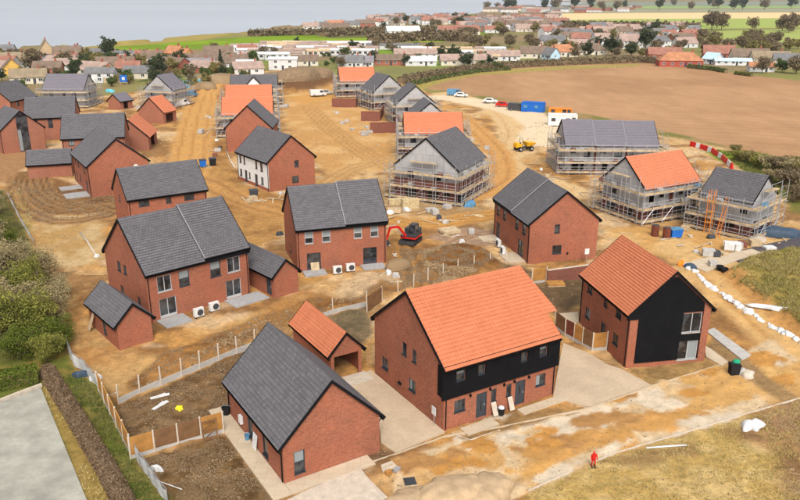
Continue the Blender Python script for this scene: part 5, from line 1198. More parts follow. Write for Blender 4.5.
for i, (px, py, a) in enumerate([(160,397,30),(160.5,406,60)]):
    p = at(px, py); mb = MB(); mb.rbox((0,0,.06), 1.5, .3, .06, 0); mb.rbox((.1,.05,.11), .8, .25, .03, .2); tag(mb.build('loose_board', MT['white'], None, p, R(a)), 'white board lying in the soil garden '+('nearer the concrete posts' if i == 0 else 'nearer the yellow bag'), 'board')
# ladder on the dark roofed shell, hoist post
r_ = empty('ladder', HL('Z', .6, -6.2), R(HP['Z'][2]), 'orange ladder leaning on the dark roofed shell house', 'ladder')
mb = MB(); 
for x in (-.22,.22): mb.beam((x,0,0), (x,1.6,5.4), .05, .08)
mb.build('stile', MT['orange_paint'], r_)
for k in range(14):
    z = .3+k*.36; mb = MB(); mb.tube([(-.2,z*.296,z),(.2,z*.296,z)], .02, 4); mb.build('rung', MT['orange_paint'], r_)
o = HL('Z', -1.2, -5.3); r_ = empty('loading_tower', o, R(HP['Z'][2]), 'rust orange loading tower against the dark roofed shell', 'tower'); mb = MB()
for x in (-.35,.35):
    for y in (-.35,.35): mb.tube([(x,y,0),(x,y,6.0)], .05, 5)
mb.build('legs', MT['orange_paint'], r_)
for z in (1.5,3.0,4.4):
    mb = MB(); mb.box(-.45,.45,-.45,.45,z,z+.06); mb.build('platform', MT['timber_orange'], r_)
# red and white plastic barriers
bp_ = catmull([(p.x, p.y) for p in WP((690,146),(706,150.5),(720,158),(732,169))], 4)
for i in range(len(bp_)-1):
    a, b = bp_[i], bp_[i+1]; d = b-a; L = float(np.linalg.norm(d)); mid = (a+b)/2
    r_ = empty('plastic_barrier', (mid[0], mid[1], max(0, gz(*mid))), math.atan2(d[1], d[0]), 'red and white plastic barrier in the curved line by the grass', 'barrier', 'curved line of plastic barriers')
    for k in range(2):
        x0 = -L/2+L*k/2+.03; x1 = x0+L/2-.06; mb = MB(); mb.add([(x0,-.25,0),(x1,-.25,0),(x1,.25,0),(x0,.25,0),(x0,-.08,1.0),(x1,-.08,1.0),(x1,.08,1.0),(x0,.08,1.0)], [(3,2,1,0),(0,1,5,4),(1,2,6,5),(2,3,7,6),(3,0,4,7),(4,5,6,7)]); mb.build('segment', MT['white' if (i+k) % 3 == 2 else 'red_paint'], r_)
# sheets on the scaffolds and the turquoise sheeting
for px, py, z, sx, sy, mt, lb in ((711,188,4.6,2.0,1.2,'blue_sheet','blue tarpaulin bundled on the scaffold deck of the orange roofed shell'),(776,205,4.3,2.2,1.0,'blue_sheet','blue tarpaulin on the gable scaffold of the dark roofed shell')):
    p = HL('Y', 4.3, -HP['Y'][4]/2-.85, 4.32) if px < 750 else HL('Z', HP['Z'][3]/2+.85, -1.6, 4.32); o = link_mesh('sheeted_pile', lump_mesh('tarpaulin', mt, sx*.8, sy*.75, .45, 44, rough=.5, n=16), None, p, R(HP['Y'][2] if px < 750 else HP['Z'][2]+90)); tag(o, lb, 'tarpaulin')
for i, pl in enumerate([[(180,88.5),(183,83.5),(206,80.5),(208,83),(194,88)]]):
    mb = MB(); q = WP(*pl); mb.prism([(v.x, v.y) for v in q], .0, .9); tag(mb.build('sheeted_pile', MT['teal_sheet']), 'long turquoise sheeting over stored materials beyond the white gable', 'sheeting')
p = at(124,84.5); r_ = empty('site_board', p, 0, 'square blue site board on two posts near the white scaffolding', 'sign'); mb = MB(); mb.box(-1.3,1.3,-.05,.05,.9,3.3); mb.build('panel', MT['blue_paint'], r_)
for x in (-1.1,1.1):
    mb = MB(); mb.box(x-.06,x+.06,.055,.15,0,3.2); mb.build('post', MT['timber_pale'], r_)
mb = MB(); mb.box(-.5,.5,-.06,-.052,1.6,2.6); mb.build('white_mark', MT['white'], r_)
fence_run(lerp_pts(W(104,83.5), W(132,82.5), 5), 'tan timber hoarding behind the blue site board', height=2.0, panel='timber_pale', gravel=False)
# bins / barrows around the white house
for px, py, mt, lb in ((254,199,'frame_grey','dark grey wheeled bin in front of the white rendered house'),(213,166,'rubber','black upright bin beside the haul road'),(203,167,'blue_paint','blue barrow bin beside the haul road'),(459,203,'rubber','black upright bin by the blue sheeted heap')):
    r_ = empty('wheeled_bin', at(px, py), R(20), lb, 'bin'); mb = MB(); mb.add([(-.5,-.4,.12),(.5,-.4,.12),(.5,.4,.12),(-.5,.4,.12),(-.65,-.5,1.3),(.65,-.5,1.3),(.65,.5,1.3),(-.65,.5,1.3)], [(3,2,1,0),(0,1,5,4),(1,2,6,5),(2,3,7,6),(3,0,4,7),(4,5,6,7)]); mb.build('body', MT[mt], r_)
    mb = MB(); mb.add([(-.68,-.53,1.305),(.68,-.53,1.305),(.68,.53,1.4),(-.68,.53,1.4),(-.68,-.53,1.36),(.68,-.53,1.36),(.68,.53,1.48),(-.68,.53,1.48)], [(3,2,1,0),(4,5,6,7),(0,1,5,4),(1,2,6,5),(2,3,7,6),(3,0,4,7)]); mb.build('lid', MT['frame_grey'], r_)
    for s in (-1, 1):
        mb = MB(); mb.tube([(s*.5,.35,.12),(s*.58,.35,.12)], .12, 8); mb.build('wheel', MT['rubber'], r_)
# vehicles parked at the far side of the site
def van(px, py, rz, mat, label, group=None, car=False):
    r_ = empty('parked_car' if car else 'parked_van', at(px, py), R(rz), label, 'car' if car else 'van', group)
    pr = [(-2.1,.35),(2.1,.35),(2.2,.75),(1.4,.95),(.8,1.45),(-1.2,1.5),(-2.0,.95),(-2.15,.7)] if car else [(-2.5,.35),(2.5,.35),(2.55,.9),(2.0,1.1),(1.4,1.95),(-2.4,2.05),(-2.55,1.8)]
    mb = MB(); w = .85 if car else .95; n = len(pr); mb.add([(x,-w,z) for x,z in pr]+[(x,w,z) for x,z in pr], [tuple(range(n)), tuple(reversed(range(n,2*n)))]+[(k, n+k, n+(k+1)%n, (k+1)%n) for k in range(n)]); mb.build('body', MT[mat], r_)
    for x in (-1.35, 1.45):
        for s in (-1, 1): wheel(r_, x, s*(w-.1), .33, .22)
    mb = MB(); a, b = ((1.36,.97),(.84,1.42)) if car else ((1.96,1.17),(1.46,1.87)); mb.poly([(a[0]+.03,-w+.1,a[1]+.02),(a[0]+.03,w-.1,a[1]+.02),(b[0]+.03,w-.1,b[1]+.02),(b[0]+.03,-w+.1,b[1]+.02)]); mb.build('windscreen', MT['glass'], r_)
    for s in (-1, 1):
        mb = MB(); q = [(-1.1,s*(w+.01),.98),(.75,s*(w+.01),.98),(.55,s*(w+.01),1.38),(-1.0,s*(w+.01),1.42)] if car else [(.5,s*(w+.01),1.15),(1.7,s*(w+.01),1.15),(1.3,s*(w+.01),1.8),(.5,s*(w+.01),1.8)]
        mb.poly(q if s < 0 else q[::-1]); mb.build('side_window', MT['glass'], r_)
for px, py, rz, mt, lb, car in [(318,96,20,'white','white van parked beyond the sandy ground by the dark mound',0),(326,94.5,15,'concrete','silver car parked right of the far white van',1),(191,97,70,'blue_sheet','light blue van parked beside the haul road near the turquoise sheeting',0),(181,106,60,'white','white van parked under the white gabled shell',0),
      (455,95.5,-10,'blue_sheet','light blue van parked at the edge of the ploughed field',0),(461,97,-15,'white','white car parked beside the light blue van',1),(490,103,-15,'white','small white car parked along the haul road edge',1),(503,107,-15,'red_paint','red car parked along the haul road edge',1),(517,110.5,-20,'steel_dark','dark trailer van beside the blue container',0)]:
    van(px, py, rz, mt, lb, None, bool(car))
# ------------------------------------------------------------------ the person in red
def person(p, rz):
    r_ = empty('person', p, rz, 'person in red hooded overalls and dark boots standing at the white road edging', 'person')
    me = bpy.data.meshes.new('body')
    V = [(0,0,.86),(0,0,1.08),(0,0,1.30),(0,0,1.42),(.0,-.02,1.53),(0,-.02,1.66),
         (.19,0,1.34),(.26,-.03,1.10),(.24,-.14,.90),(.22,-.2,.82), (-.19,0,1.34),(-.26,.0,1.10),(-.25,-.08,.88),(-.24,-.12,.80),
         (.1,0,.80),(.12,-.04,.46),(.13,.03,.10),(.14,-.12,.04), (-.1,0,.80),(-.12,.05,.46),(-.13,.10,.10),(-.14,-.05,.04)]
    Ed = [(0,1),(1,2),(2,3),(3,4),(4,5),(2,6),(6,7),(7,8),(8,9),(2,10),(10,11),(11,12),(12,13),(0,14),(14,15),(15,16),(16,17),(0,18),(18,19),(19,20),(20,21)]
    me.from_pydata(V, Ed, []); o = link_mesh('body', me, r_); me.materials.append(MT['red_paint'])
    o.modifiers.new('skin', 'SKIN'); sv = me.skin_vertices[0].data
    rad = [.16,.16,.17,.08,.16,.14,.085,.065,.05,.045,.085,.065,.05,.045,.11,.08,.06,.05,.11,.08,.06,.05]
    for i, q in enumerate(rad): sv[i].radius = (q, q*.85); sv[i].use_root = (i == 0)
    s_ = o.modifiers.new('sub', 'SUBSURF'); s_.levels = 2; s_.render_levels = 2
    mb = MB(); mb.lathe([(.02,-.08),(.055,-.065),(.065,0),(.055,.06),(.02,.08)], 10); f = mb.build('face', MT['skin'], r_, (0,-.105,1.58), smooth=True)
    mb = MB(); mb.rbox((0,-.065,-.005), .022, .03, .035); mb.rbox((-.025,-.058,.025), .02, .015, .012); mb.rbox((.025,-.058,.025), .02, .015, .012); mb.rbox((0,-.055,-.04), .035, .012, .01); mb.build('face_features', MT['bark'], f)
    for x, y in ((.13,-.03),(-.13,.05)):
        mb = MB(); mb.box(x-.06,x+.06,y-.19,y+.1,-.01,.1); mb.box(x-.06,x+.06,y-.02,y+.1,.1,.28); mb.build('boot', MT['rubber'], r_)
    for sx, base in ((1,Vector((.22,-.2,.82))),(-1,Vector((-.24,-.12,.80)))):
        mb = MB(); mb.rbox(base+Vector((0,-.01,-.05)), .04, .08, .09)
        for k in range(4): mb.tube([base+Vector((0,-.045+.025*k,-.09)), base+Vector((-sx*.012,-.05+.025*k,-.13)), base+Vector((-sx*.03,-.045+.025*k,-.16))], .009, 5)
        mb.tube([base+Vector((0,-.05,-.03)), base+Vector((-sx*.01,-.09,-.07)), base+Vector((-sx*.015,-.095,-.1))], .01, 5); mb.build('hand', MT['skin'], r_)
    r_.scale = (.78,)*3
person(at(593,468), R(10))
# ------------------------------------------------------------------ vegetation
def quads_mesh(name, C0, size, rng, mat, aspect=.6, up=0.0, tri=False):
    """a cloud of small leaf faces"""
    n = len(C0); a = rng.normal(size=(n,3)); a[:, 2] *= (1-up); a /= np.linalg.norm(a, axis=1)[:, None]
    b = rng.normal(size=(n,3)); b -= (b*a).sum(1)[:, None]*a; b /= np.linalg.norm(b, axis=1)[:, None]
    s = (size*rng.uniform(.6, 1.4, n))[:, None]; a = a*s*.5; b = b*s*.5*aspect
    v = np.stack([C0-a-b, C0+a-b, C0+a+b, C0-a+b], 1).reshape(-1, 3)
    me = bpy.data.meshes.new(name); me.vertices.add(n*4); me.vertices.foreach_set('co', v.ravel())
    me.loops.add(n*4); me.loops.foreach_set('vertex_index', np.arange(n*4, dtype=np.int32))
    me.polygons.add(n); me.polygons.foreach_set('loop_start', np.arange(n, dtype=np.int32)*4); me.polygons.foreach_set('loop_total', np.full(n, 4, np.int32))
    me.update(calc_edges=True); me.materials.append(MT[mat]); return me
def tree_parts(seed, h, rad, nleaf, leaf, mat, shape='round', trunk=.22, bare=0.0):
    rng = np.random.RandomState(seed); tb = MB(); cl = []
    th = h*(.14 if shape != 'cone' else .12)
    tb.tube([(0,0,-.2),(rng.normal()*.1,rng.normal()*.1,th),(rng.normal()*.25,rng.normal()*.25,h*.75)], [trunk,trunk*.8,trunk*.25], 6)
    nb = 14 if shape != 'cone' else 8
    for k in range(nb):
        t = 2*math.pi*k/nb+rng.uniform(-.4,.4); z0 = th+(h*.45)*rng.uniform(0,1); e = rng.uniform(.25,1.1)
        r = rad*rng.uniform(.55,.95); p1 = (r*math.cos(t)*math.cos(e)*.6, r*math.sin(t)*math.cos(e)*.6, z0+r*math.sin(e)*.5); p2 = (r*math.cos(t), r*math.sin(t), min(h*.95, z0+r*math.sin(e)*1.1))
        tb.tube([(0,0,z0*.9),p1,p2], [trunk*.4,trunk*.25,.02], 4, caps=False); cl.append(p2); cl.append(p1)
        if bare:
            for q in range(5):
                b = np.array(p1)+(np.array(p2)-np.array(p1))*rng.uniform(0,1); d = rng.normal(size=3)*rad*.28; d[2] = abs(d[2]); tb.tube([tuple(b), tuple(b+d)], [.03,.008], 3, caps=False)
    for k in range(10):
        t = rng.uniform(0,6.28); cl.append((rad*.6*math.cos(t)*rng.uniform(.2,1), rad*.6*math.sin(t)*rng.uniform(.2,1), h*rng.uniform(.5,.97)))
    cl = np.array(cl)
    if shape == 'cone':
        n = nleaf; z = rng.uniform(0,1,n)**.8; rr = rad*(1-z)*(.75+.35*np.sin(z*40+rng.uniform(0,6)))*np.sqrt(rng.uniform(.35,1,n)); t = rng.uniform(0,6.28,n); P = np.stack([rr*np.cos(t), rr*np.sin(t), h*.08+z*h*.95],1)
    else:
        i = rng.randint(0, len(cl), nleaf); cs = rng.uniform(.7,1.3,len(cl))[i]
        d = rng.normal(size=(nleaf,3)); d /= np.linalg.norm(d, axis=1)[:, None]; d *= (rng.uniform(.25,1,nleaf)**.6*cs*rad*.36)[:, None]; d[:, 2] *= .8
        P = cl[i]+d; P[:, 2] = np.maximum(P[:, 2], .1)
    return tb.mesh('trunk', MT['bark']), quads_mesh('crown', P, leaf, rng, mat)
def plant_tree(parts, p, s, rz, label, name='tree', cat='tree', group=None, sz=None):
    r_ = empty(name, p, rz, label, cat, group); r_.scale = (s, s, s*(sz or 1)); link_mesh('trunk', parts[0], r_); link_mesh('crown', parts[1], r_); return r_
# ivy-grown thicket at the left edge
big = [tree_parts(s, 5.2, 2.9, 6500, .15, m_, trunk=.14, bare=1) for s, m_ in ((1,'leaf_ivy'),(2,'leaf_ivy'),(3,'leaf_twig'),(4,'leaf_hedge'))]
for i, (px, py, k, s, lb) in enumerate([(8,284,2,.85,'bare twiggy shrub at the top of the ivy thicket'),(42,282,2,.7,'bare twiggy shrub beside the pale ground at the thicket edge'),(24,303,0,.8,'yellow green ivy clad tree in the middle of the thicket'),(-12,312,3,.95,'dark green leafy tree at the left of the thicket'),(50,318,2,.72,'brown twiggy shrub by the white barrier fence'),(34,338,0,.85,'yellow green ivy clad tree above the clipped hedge'),(4,342,1,.95,'tall ivy covered tree behind the clipped hedge'),(55,350,3,.6,'small dark green shrub at the end of the clipped hedge'),(-30,345,1,1.0,'ivy covered tree beside the clipped hedge end'),(20,360,3,.62,'low green shrub directly behind the clipped hedge'),(-8,262,2,.7,'thin bare shrub along the pale field edge'),(18,270,2,.62,'brown twiggy shrub touching the low pale barrier fence'),(60,300,2,.5,'small bare shrub where the pale ground meets the thicket'),(14,322,2,.8,'bare twiggy tree deep inside the thicket'),(45,330,2,.7,'bare brown tree near the white barrier fence'),(64,344,3,.45,'small green shrub leaning on the white barrier fence'),(48,362,1,.5,'ivy clad shrub at the head of the brown hedge'),(30,286,1,.6,'low ivy clad shrub between two bare shrubs'),(0,232,3,.45,'green shrub behind the low pale barrier fence'),(-8,246,2,.6,'bare shrub left of the low pale barrier fence'),(10,244,3,.4,'small green shrub under the low pale barrier fence'),(-4,214,2,.5,'twiggy shrub at the far end of the low pale barrier fence')]):
    plant_tree(big[k], at(px, py), s, i*1.3, lb, 'shrub', 'shrub')
def hedge(pts, w, h, mat, label, n, leaf, seed=0, round_=True, name='hedge', core='soil', ragged=.0, group=None):
    rng = np.random.RandomState(seed); P = [np.array((p.x, p.y)) for p in pts]; p0 = P[0]; root = empty(name, (p0[0], p0[1], 0), 0, label, 'hedge', group)
    seg = [np.linalg.norm(P[i+1]-P[i]) for i in range(len(P)-1)]; cum = np.cumsum([0]+seg); out = []
    s = rng.uniform(0, cum[-1], n); a = rng.uniform(0, math.pi, n)
    cb = MB(); ring = []
    for i, p in enumerate(P):
        d = P[min(i+1, len(P)-1)]-P[max(i-1, 0)]; d /= np.linalg.norm(d); nn = np.array((-d[1], d[0])); q = p-p0
        prof = [(-w*.44,-.1),(-w*.44,h*.55),(-w*.28,h*.86),(w*.28,h*.86),(w*.44,h*.55),(w*.44,-.1)] if round_ else [(-w*.46,-.1),(-w*.46,h*.9),(-.02,h*.93),(.02,h*.93),(w*.46,h*.9),(w*.46,-.1)]
        ring.append([(q[0]+nn[0]*o, q[1]+nn[1]*o, z) for o, z in prof])
    for i in range(len(ring)-1):
        for k in range(5): cb.poly([ring[i][k], ring[i+1][k], ring[i+1][k+1], ring[i][k+1]])
    cb.poly(ring[0]); cb.poly(ring[-1][::-1]); cb.build('core', MT[core], root)
    for k in range(n):
        i = int(np.searchsorted(cum, s[k])-1); i = max(0, min(i, len(seg)-1)); f = (s[k]-cum[i])/seg[i]; p = P[i]+(P[i+1]-P[i])*f-p0; d = (P[i+1]-P[i])/seg[i]; nn = np.array((-d[1], d[0]))
        if round_: o = math.cos(a[k])*w/2; z = h*abs(math.sin(a[k]))**.7
        else:
            u = rng.uniform(0, 2*h+w)
            o, z = (-w/2, u) if u < h else ((w/2, u-h) if u < 2*h else (u-2*h-w/2, h))
        o += rng.normal()*leaf*.25; z += rng.normal()*leaf*.25+ragged*rng.uniform(-.3,1)*(.5+.5*math.sin(s[k]*1.3+seed)); out.append((p[0]+nn[0]*o, p[1]+nn[1]*o, max(.02, z)))
    link_mesh('foliage', quads_mesh('foliage', np.array(out), leaf, rng, mat), root); return root
hedge(WP((-70,396),(-20,392),(39,381)), 1.3, 1.35, 'leaf_hedge', 'clipped green box hedge along the concrete yard', 9000, .13, 1, False)
hedge(WP((48,374),(56,388),(70,410),(90,444),(108,474),(132,520)), 1.3, 1.0, 'leaf_brown_hedge', 'long trimmed brown winter hedge running down beside the yard', 11000, .11, 2)
hedge(WP((400,84),(440,77),(478,70.5),(520,67.5),(560,65.2),(600,63.8),(640,62.6),(664,64)), 3.0, 2.4, 'leaf_brown', 'long brown hedge between the ploughed field and the village', 14000, .55, 3, ragged=.9)
hedge(WP((412,85.5),(440,79),(478,72.5),(510,70)), 1.4, 1.0, 'leaf_green', 'low green bramble strip in front of the brown hedge', 3000, .5, 4, ragged=.4)
hedge(WP((688,68),(712,70.5),(726,73)), 1.6, 1.5, 'leaf_green', 'green hedge before the red walled bungalow', 2500, .4, 5, ragged=.2)
hedge(WP((735,74.5),(752,76.5)), 1.2, 1.2, 'grass_green', 'bright yellow green hedge at the end of the ploughed field', 1200, .4, 6)
hedge(WP((205,78),(222,76),(242,73)), 3, 2.4, 'leaf_green', 'green hedge behind the turquoise sheeting', 3000, .5, 7, ragged=.8)
hedge(WP((138,70),(160,67),(180,66.5)), 4, 2.6, 'leaf_olive', 'olive shrub belt below the orange brick house', 2500, .7, 8, ragged=.8)
hedge(WP((64,64),(90,62),(112,60.5)), 5, 3.0, 'leaf_dark', 'dark shrub belt among the cottages', 2600, .8, 9, ragged=1)
for i, (a, b, h_) in enumerate([((560,29),(700,31),6),((322,36.5),(372,34.5),4),((250,36.2),(322,34.8),3),((372,43.6),(420,40.5),4),((420,40.5),(470,41.5),5),((372,33.4),(480,33),4)]):
    hedge([W(*a), W((a[0]+b[0])/2, (a[1]+b[1])/2-.3), W(*b)], 9, h_, 'leaf_brown', ['long tree belt at the edge of the far green field','dark hedge behind the brown coastal patch','dark hedge nearest the cliff edge','dark hedge behind the caravan park buildings','dark hedge in front of the twin red roofs','dark hedge below the seaside row of houses'][i], 2600, 2.0, 30+i, ragged=1.6, group='field hedges')
# brambles at the right edge
brm = [tree_parts(s, 2.6, 2.0, 2600, .2, m_, trunk=.06, bare=1) for s, m_ in ((11,'leaf_twig'),(12,'leaf_brown'),(13,'leaf_olive'),(14,'leaf_ivy'))]
for i, (px, py, k, s) in enumerate([(738,160,3,.7),(748,163,2,.8),(757,166,3,.8),(768,170,0,.9),(778,172,1,1.0),(790,176,0,1.1),(785,186,1,1.0),(800,190,1,1.1),(812,200,0,1.1),(796,202,1,.9),(806,180,2,1.1),(770,180,0,.7),(822,188,1,1.2),(792,168,2,.8),(735,153,2,.6)]):
    plant_tree(brm[k], at(px, py), s, i*.9, ['pale twiggy bramble bush by the dark roofed shell', 'brown bare bramble bush by the dark roofed shell', 'olive bramble bush at the corner of the ploughed field', 'green leafy bush at the corner of the ploughed field'][k], 'bramble_bush', 'bush', ['pale bramble bushes','brown bramble bushes','olive bramble bushes','green corner bushes'][k])
# ------------------------------------------------------------------ the village
for nm, c1 in (('v_brown',(.19,.135,.10)),('v_red',(.30,.14,.10)),('v_pink',(.35,.25,.205)),('v_grey',(.17,.165,.165)),('v_orange',(.42,.19,.10)),('v_lilac',(.24,.215,.23)),('v_thatch',(.26,.20,.13))): simple(nm, c1, .85, .25, .4)
for nm, c1 in (('w_cream',(.62,.55,.44)),('w_white',(.60,.59,.57)),('w_brick',(.33,.12,.08)),('w_tan',(.50,.36,.22)),('w_blue',(.45,.60,.70)),('w_yellow',(.62,.38,.10)),('w_redbrick',(.36,.085,.06))): simple(nm, c1, .85, .12, .6)
_vm = {}
def vwin(w, h):
    k = (w, h)
    if k not in _vm:
        mb = MB(); mb.box(-w/2,w/2,-.05,.03,-h/2,h/2,0); mb.poly([(-w/2+.08,-.06,-h/2+.08),(-.04,-.06,-h/2+.08),(-.04,-.06,h/2-.08),(-w/2+.08,-.06,h/2-.08)],1); mb.poly([(.04,-.06,-h/2+.08),(w/2-.08,-.06,-h/2+.08),(w/2-.08,-.06,h/2-.08),(.04,-.06,h/2-.08)],1); _vm[k] = mb.mesh('window', [MT['white'], MT['glass']])
    return _vm[k]
def vhouse(px, py, L, Wd, rot, he, rise, wall, roof, label, group=None, hip=False, chim=True, name='village_house', cat='house', nwin=3):
    p = W(px, py); r = R(rot); p += Vector((-math.sin(r), math.cos(r), 0))*(Wd/2); p.z = max(-1, gz(p.x, p.y))-.1
    root = empty(name, p, r, label, cat, group); mb = MB(); mb.box(-L/2,L/2,-Wd/2,Wd/2,-.3,he)
    if not hip:
        for e in (-1, 1): gable_tri(mb, L-.0, Wd, he, rise, e)
    mb.build('wall', MT[wall], root); o_ = .35; sl = rise/(Wd/2); ze = he-o_*sl+.08; zr = he+rise+.12; rb = MB()
    if hip:
        k = min(L/2, Wd/2)*.9; A = [(-L/2-o_,-Wd/2-o_,ze),(L/2+o_,-Wd/2-o_,ze),(L/2+o_,Wd/2+o_,ze),(-L/2-o_,Wd/2+o_,ze),(-L/2+k,0,zr),(L/2-k,0,zr)]
        rb.add(A, [(0,1,5,4),(2,3,4,5),(1,2,5),(3,0,4),(3,2,1,0)])
    else:
        A = [(-L/2-o_,-Wd/2-o_,ze),(L/2+o_,-Wd/2-o_,ze),(L/2+o_,0,zr),(-L/2-o_,0,zr),(L/2+o_,Wd/2+o_,ze),(-L/2-o_,Wd/2+o_,ze)]; D = [(x,y,z-.14) for x,y,z in A]
        rb.add(A+D, [(0,1,2,3),(3,2,4,5),(7,6,9,8),(8,9,11,10),(0,6,7,1),(4,10,11,5),(1,7,8,2),(2,8,10,4),(0,3,9,6),(3,5,11,9)])
    ro = rb.build('roof', MT[roof], root)
    if chim: mb = MB(); mb.box(L*.28-.35,L*.28+.35,-.3,.3,zr-.6,zr+1.0); mb.box(L*.28-.42,L*.28+.42,-.37,.37,zr+1.0,zr+1.12); mb.build('chimney', MT['w_brick'], ro)
    for k in range(nwin):
        x = -L/2+L*(k+.5)/nwin
        for z in ([1.5] if he < 3.6 else [1.4, he-1.0]): link_mesh('window', vwin(1.3,1.1), root, (x,-Wd/2,z))
    o = link_mesh('window', vwin(1.0,1.0), root, (L/2,0,he-.9), R(90)); o = link_mesh('window', vwin(1.0,1.0), root, (-L/2,0,he-.9), R(-90))
    mb = MB(); mb.box(-.45,.45,-Wd/2-.06,-Wd/2+.02,0,2.0); mb.build('door', MT['frame_grey'], root).location.x = L/(2*nwin) if nwin % 2 else 0
    return root
V = vhouse
V(4,55.5,9,7,10,3,2.5,'w_white','v_grey','white cottage with dark roof at the left end of the shore'); V(38,58,9.5,8.5,-62,3,6.0,'w_tan','v_thatch','tall steep roofed brown house with chimney above the sea')
V(17,66,14,8,15,2.8,3,'w_tan','v_thatch','wide brown roofed cottage in front of the steep roofed house'); V(3,75,8,7,-60,3,3.5,'w_yellow','v_brown','yellow gabled cottage at the left edge'); V(67,60,13,9,12,2.8,3.4,'w_brick','v_brown','brown roofed bungalow beside the dark shrub belt')
V(79,55.5,8,6,60,2.8,2.2,'w_white','v_grey','small white gabled house behind the brown bungalow'); V(54,66.5,9,5,8,3.2,1.4,'w_white','v_grey','white flat looking house with large window among bushes'); V(97,58.5,11,6,8,2.8,2,'w_blue','v_grey','pale blue walled bungalow beside the big tree')
V(124,60.5,10,6,5,2.6,2,'w_white','v_grey','white bungalow right of the big tree'); V(115,72,15,8,10,2.8,3.2,'w_redbrick','v_brown','grey brown roofed bungalow with red gable'); V(29,84,12,8,20,2.6,2.6,'w_cream','v_thatch','thatch brown roofed cottage just behind the site edge')
V(100,83,10,6,5,3.8,1.6,'w_white','v_grey','white two storey house behind the white scaffolding'); V(152,63.5,9,7,8,3,2.6,'w_white','v_brown','white house with brown roof and bay windows'); V(171,62.5,8,7,-30,4.6,3,'w_yellow','v_orange','orange brick house with two steep gables'); V(181,63,6,6,-30,4.0,2.6,'w_yellow','v_orange','orange brick side wing beside the two gabled house')
V(195,69.5,16,7,6,2.6,2.0,'w_white','v_lilac','long lilac grey roofed bungalow above the hedge'); V(219,60,14,9,12,3,3.6,'w_white','v_brown','broad brown roofed house below the green field'); V(232,68,14,8,10,2.8,2.8,'w_cream','v_brown','brown roofed bungalow beside the conservatory'); V(246,70,8,6,6,2.6,1.6,'w_white','w_white','white domed conservatory house',chim=False)
V(247,54,10,6,8,2.8,2,'w_white','v_red','white house with red roof at the edge of the green field'); V(128,74,9,7,10,2.6,2.4,'w_cream','v_red','small red roofed bungalow behind the white gable'); V(143,79,14,7,10,2.6,2.2,'w_cream','v_grey','grey roofed bungalow behind the white gable'); V(283,70,12,6,4,4.6,.8,'w_white','w_white','white modern house with flat roof and large windows',chim=False,nwin=2)
V(305,66,12,7,6,2.6,2.2,'w_cream','v_brown','brown bungalow beside the white modern house'); V(350,68,11,7,-4,2.8,2.6,'w_white','v_grey','grey green roofed house behind the far orange roof'); V(365,67,7,6,-4,2.8,2.0,'w_white','v_lilac','lilac roofed cottage joined to the grey green house'); V(391,65.5,22,7,2,2.6,2.2,'w_brick','v_brown','long low brown roofed building behind the hedge',nwin=6)
V(421,66,14,7,3,2.4,1.8,'w_white','w_white','white roofed hall behind the brown hedge',chim=False); V(467,65.5,24,7,6,2.6,2.4,'w_cream','v_pink','long pink roofed bungalow row above the ploughed field',nwin=6); V(416,58.5,22,7,2,2.6,2.2,'w_white','v_pink','long pink roofed chalet block',nwin=6); V(393,49.5,30,6,0,2.6,.8,'w_white','v_grey','long flat roofed park building',chim=False,nwin=7)
V(504,61,16,7,4,2.6,2.4,'w_white','v_pink','pink roofed bungalow with white wall near the hedge'); V(534,58.5,14,8,-4,2.8,3.2,'w_cream','v_brown','brown steep roofed house beside the pale blue gable'); V(546,59.5,7,6,-60,2.8,3,'w_blue','v_grey','pale blue gabled house above the field hedge'); V(563,57,16,9,4,2.8,3.4,'w_cream','v_orange','broad hipped orange brown roof bungalow',hip=True); V(591,55,17,9,0,2.8,3.2,'w_cream','v_brown','broad hipped brown roof bungalow',hip=True)
V(681,67,19,9,-8,3,3.2,'w_redbrick','v_orange','red walled bungalow with orange roof beside the ploughed field',hip=True,nwin=5); V(665,60,16,8,-6,3,3,'w_brick','v_red','dull red roofed house behind the red walled bungalow'); V(719,59,15,9,-14,3,3.6,'w_brick','v_red','red brown roofed house with gable right of the red walled bungalow'); V(708,64,7,6,-60,2.6,2.6,'w_white','w_blue','small white gable beside the red walled bungalow',chim=False); V(733,65.5,16,4,-8,2.2,1,'w_white','w_blue','long low greenhouse with pale roof',chim=False,nwin=5); V(751,62,17,9,-10,2.8,3.4,'w_cream','v_brown','brown roofed house with white dormer end'); V(772,63.5,17,8,-8,2.6,3,'w_cream','v_thatch','long brown roofed house behind the round bushes'); V(790,66,14,8,-20,2.8,2.6,'w_cream','v_grey','grey roofed house at the right edge of the village'); V(762,72,10,5,-8,2.4,1.6,'w_white','v_orange','small white sheds beyond the end of the field')
# seaside cluster
for px, py, L, wl, rf, lb in [(311,31,14,'w_white','v_pink','pink roofed white gabled house on the cliff edge'),(322,30.6,12,'w_white','v_grey','grey roofed white house beside the pink roof on the cliff'),(337,28.5,18,'w_cream','v_orange','large orange roofed house near the cliff'),(336,32,24,'w_white','v_brown','long white fronted block below the large orange roof'),(352,29,14,'w_cream','v_grey','grey house on the cliff right of the orange roof'),(366,27.5,18,'w_brick','v_brown','brown house on the cliff at the start of the seaside rows'),(404,36,26,'w_white','w_white','long white low building in the green meadow'),(451,35,20,'w_white','v_red','red roofed white house left of its twin in the meadow'),(468,35,20,'w_cream','v_red','red roofed house right of its twin in the meadow')]:
    V(px, py, L, L*.6, 8, 4, 3.4, wl, rf, lb)
rnd = random.Random(5)
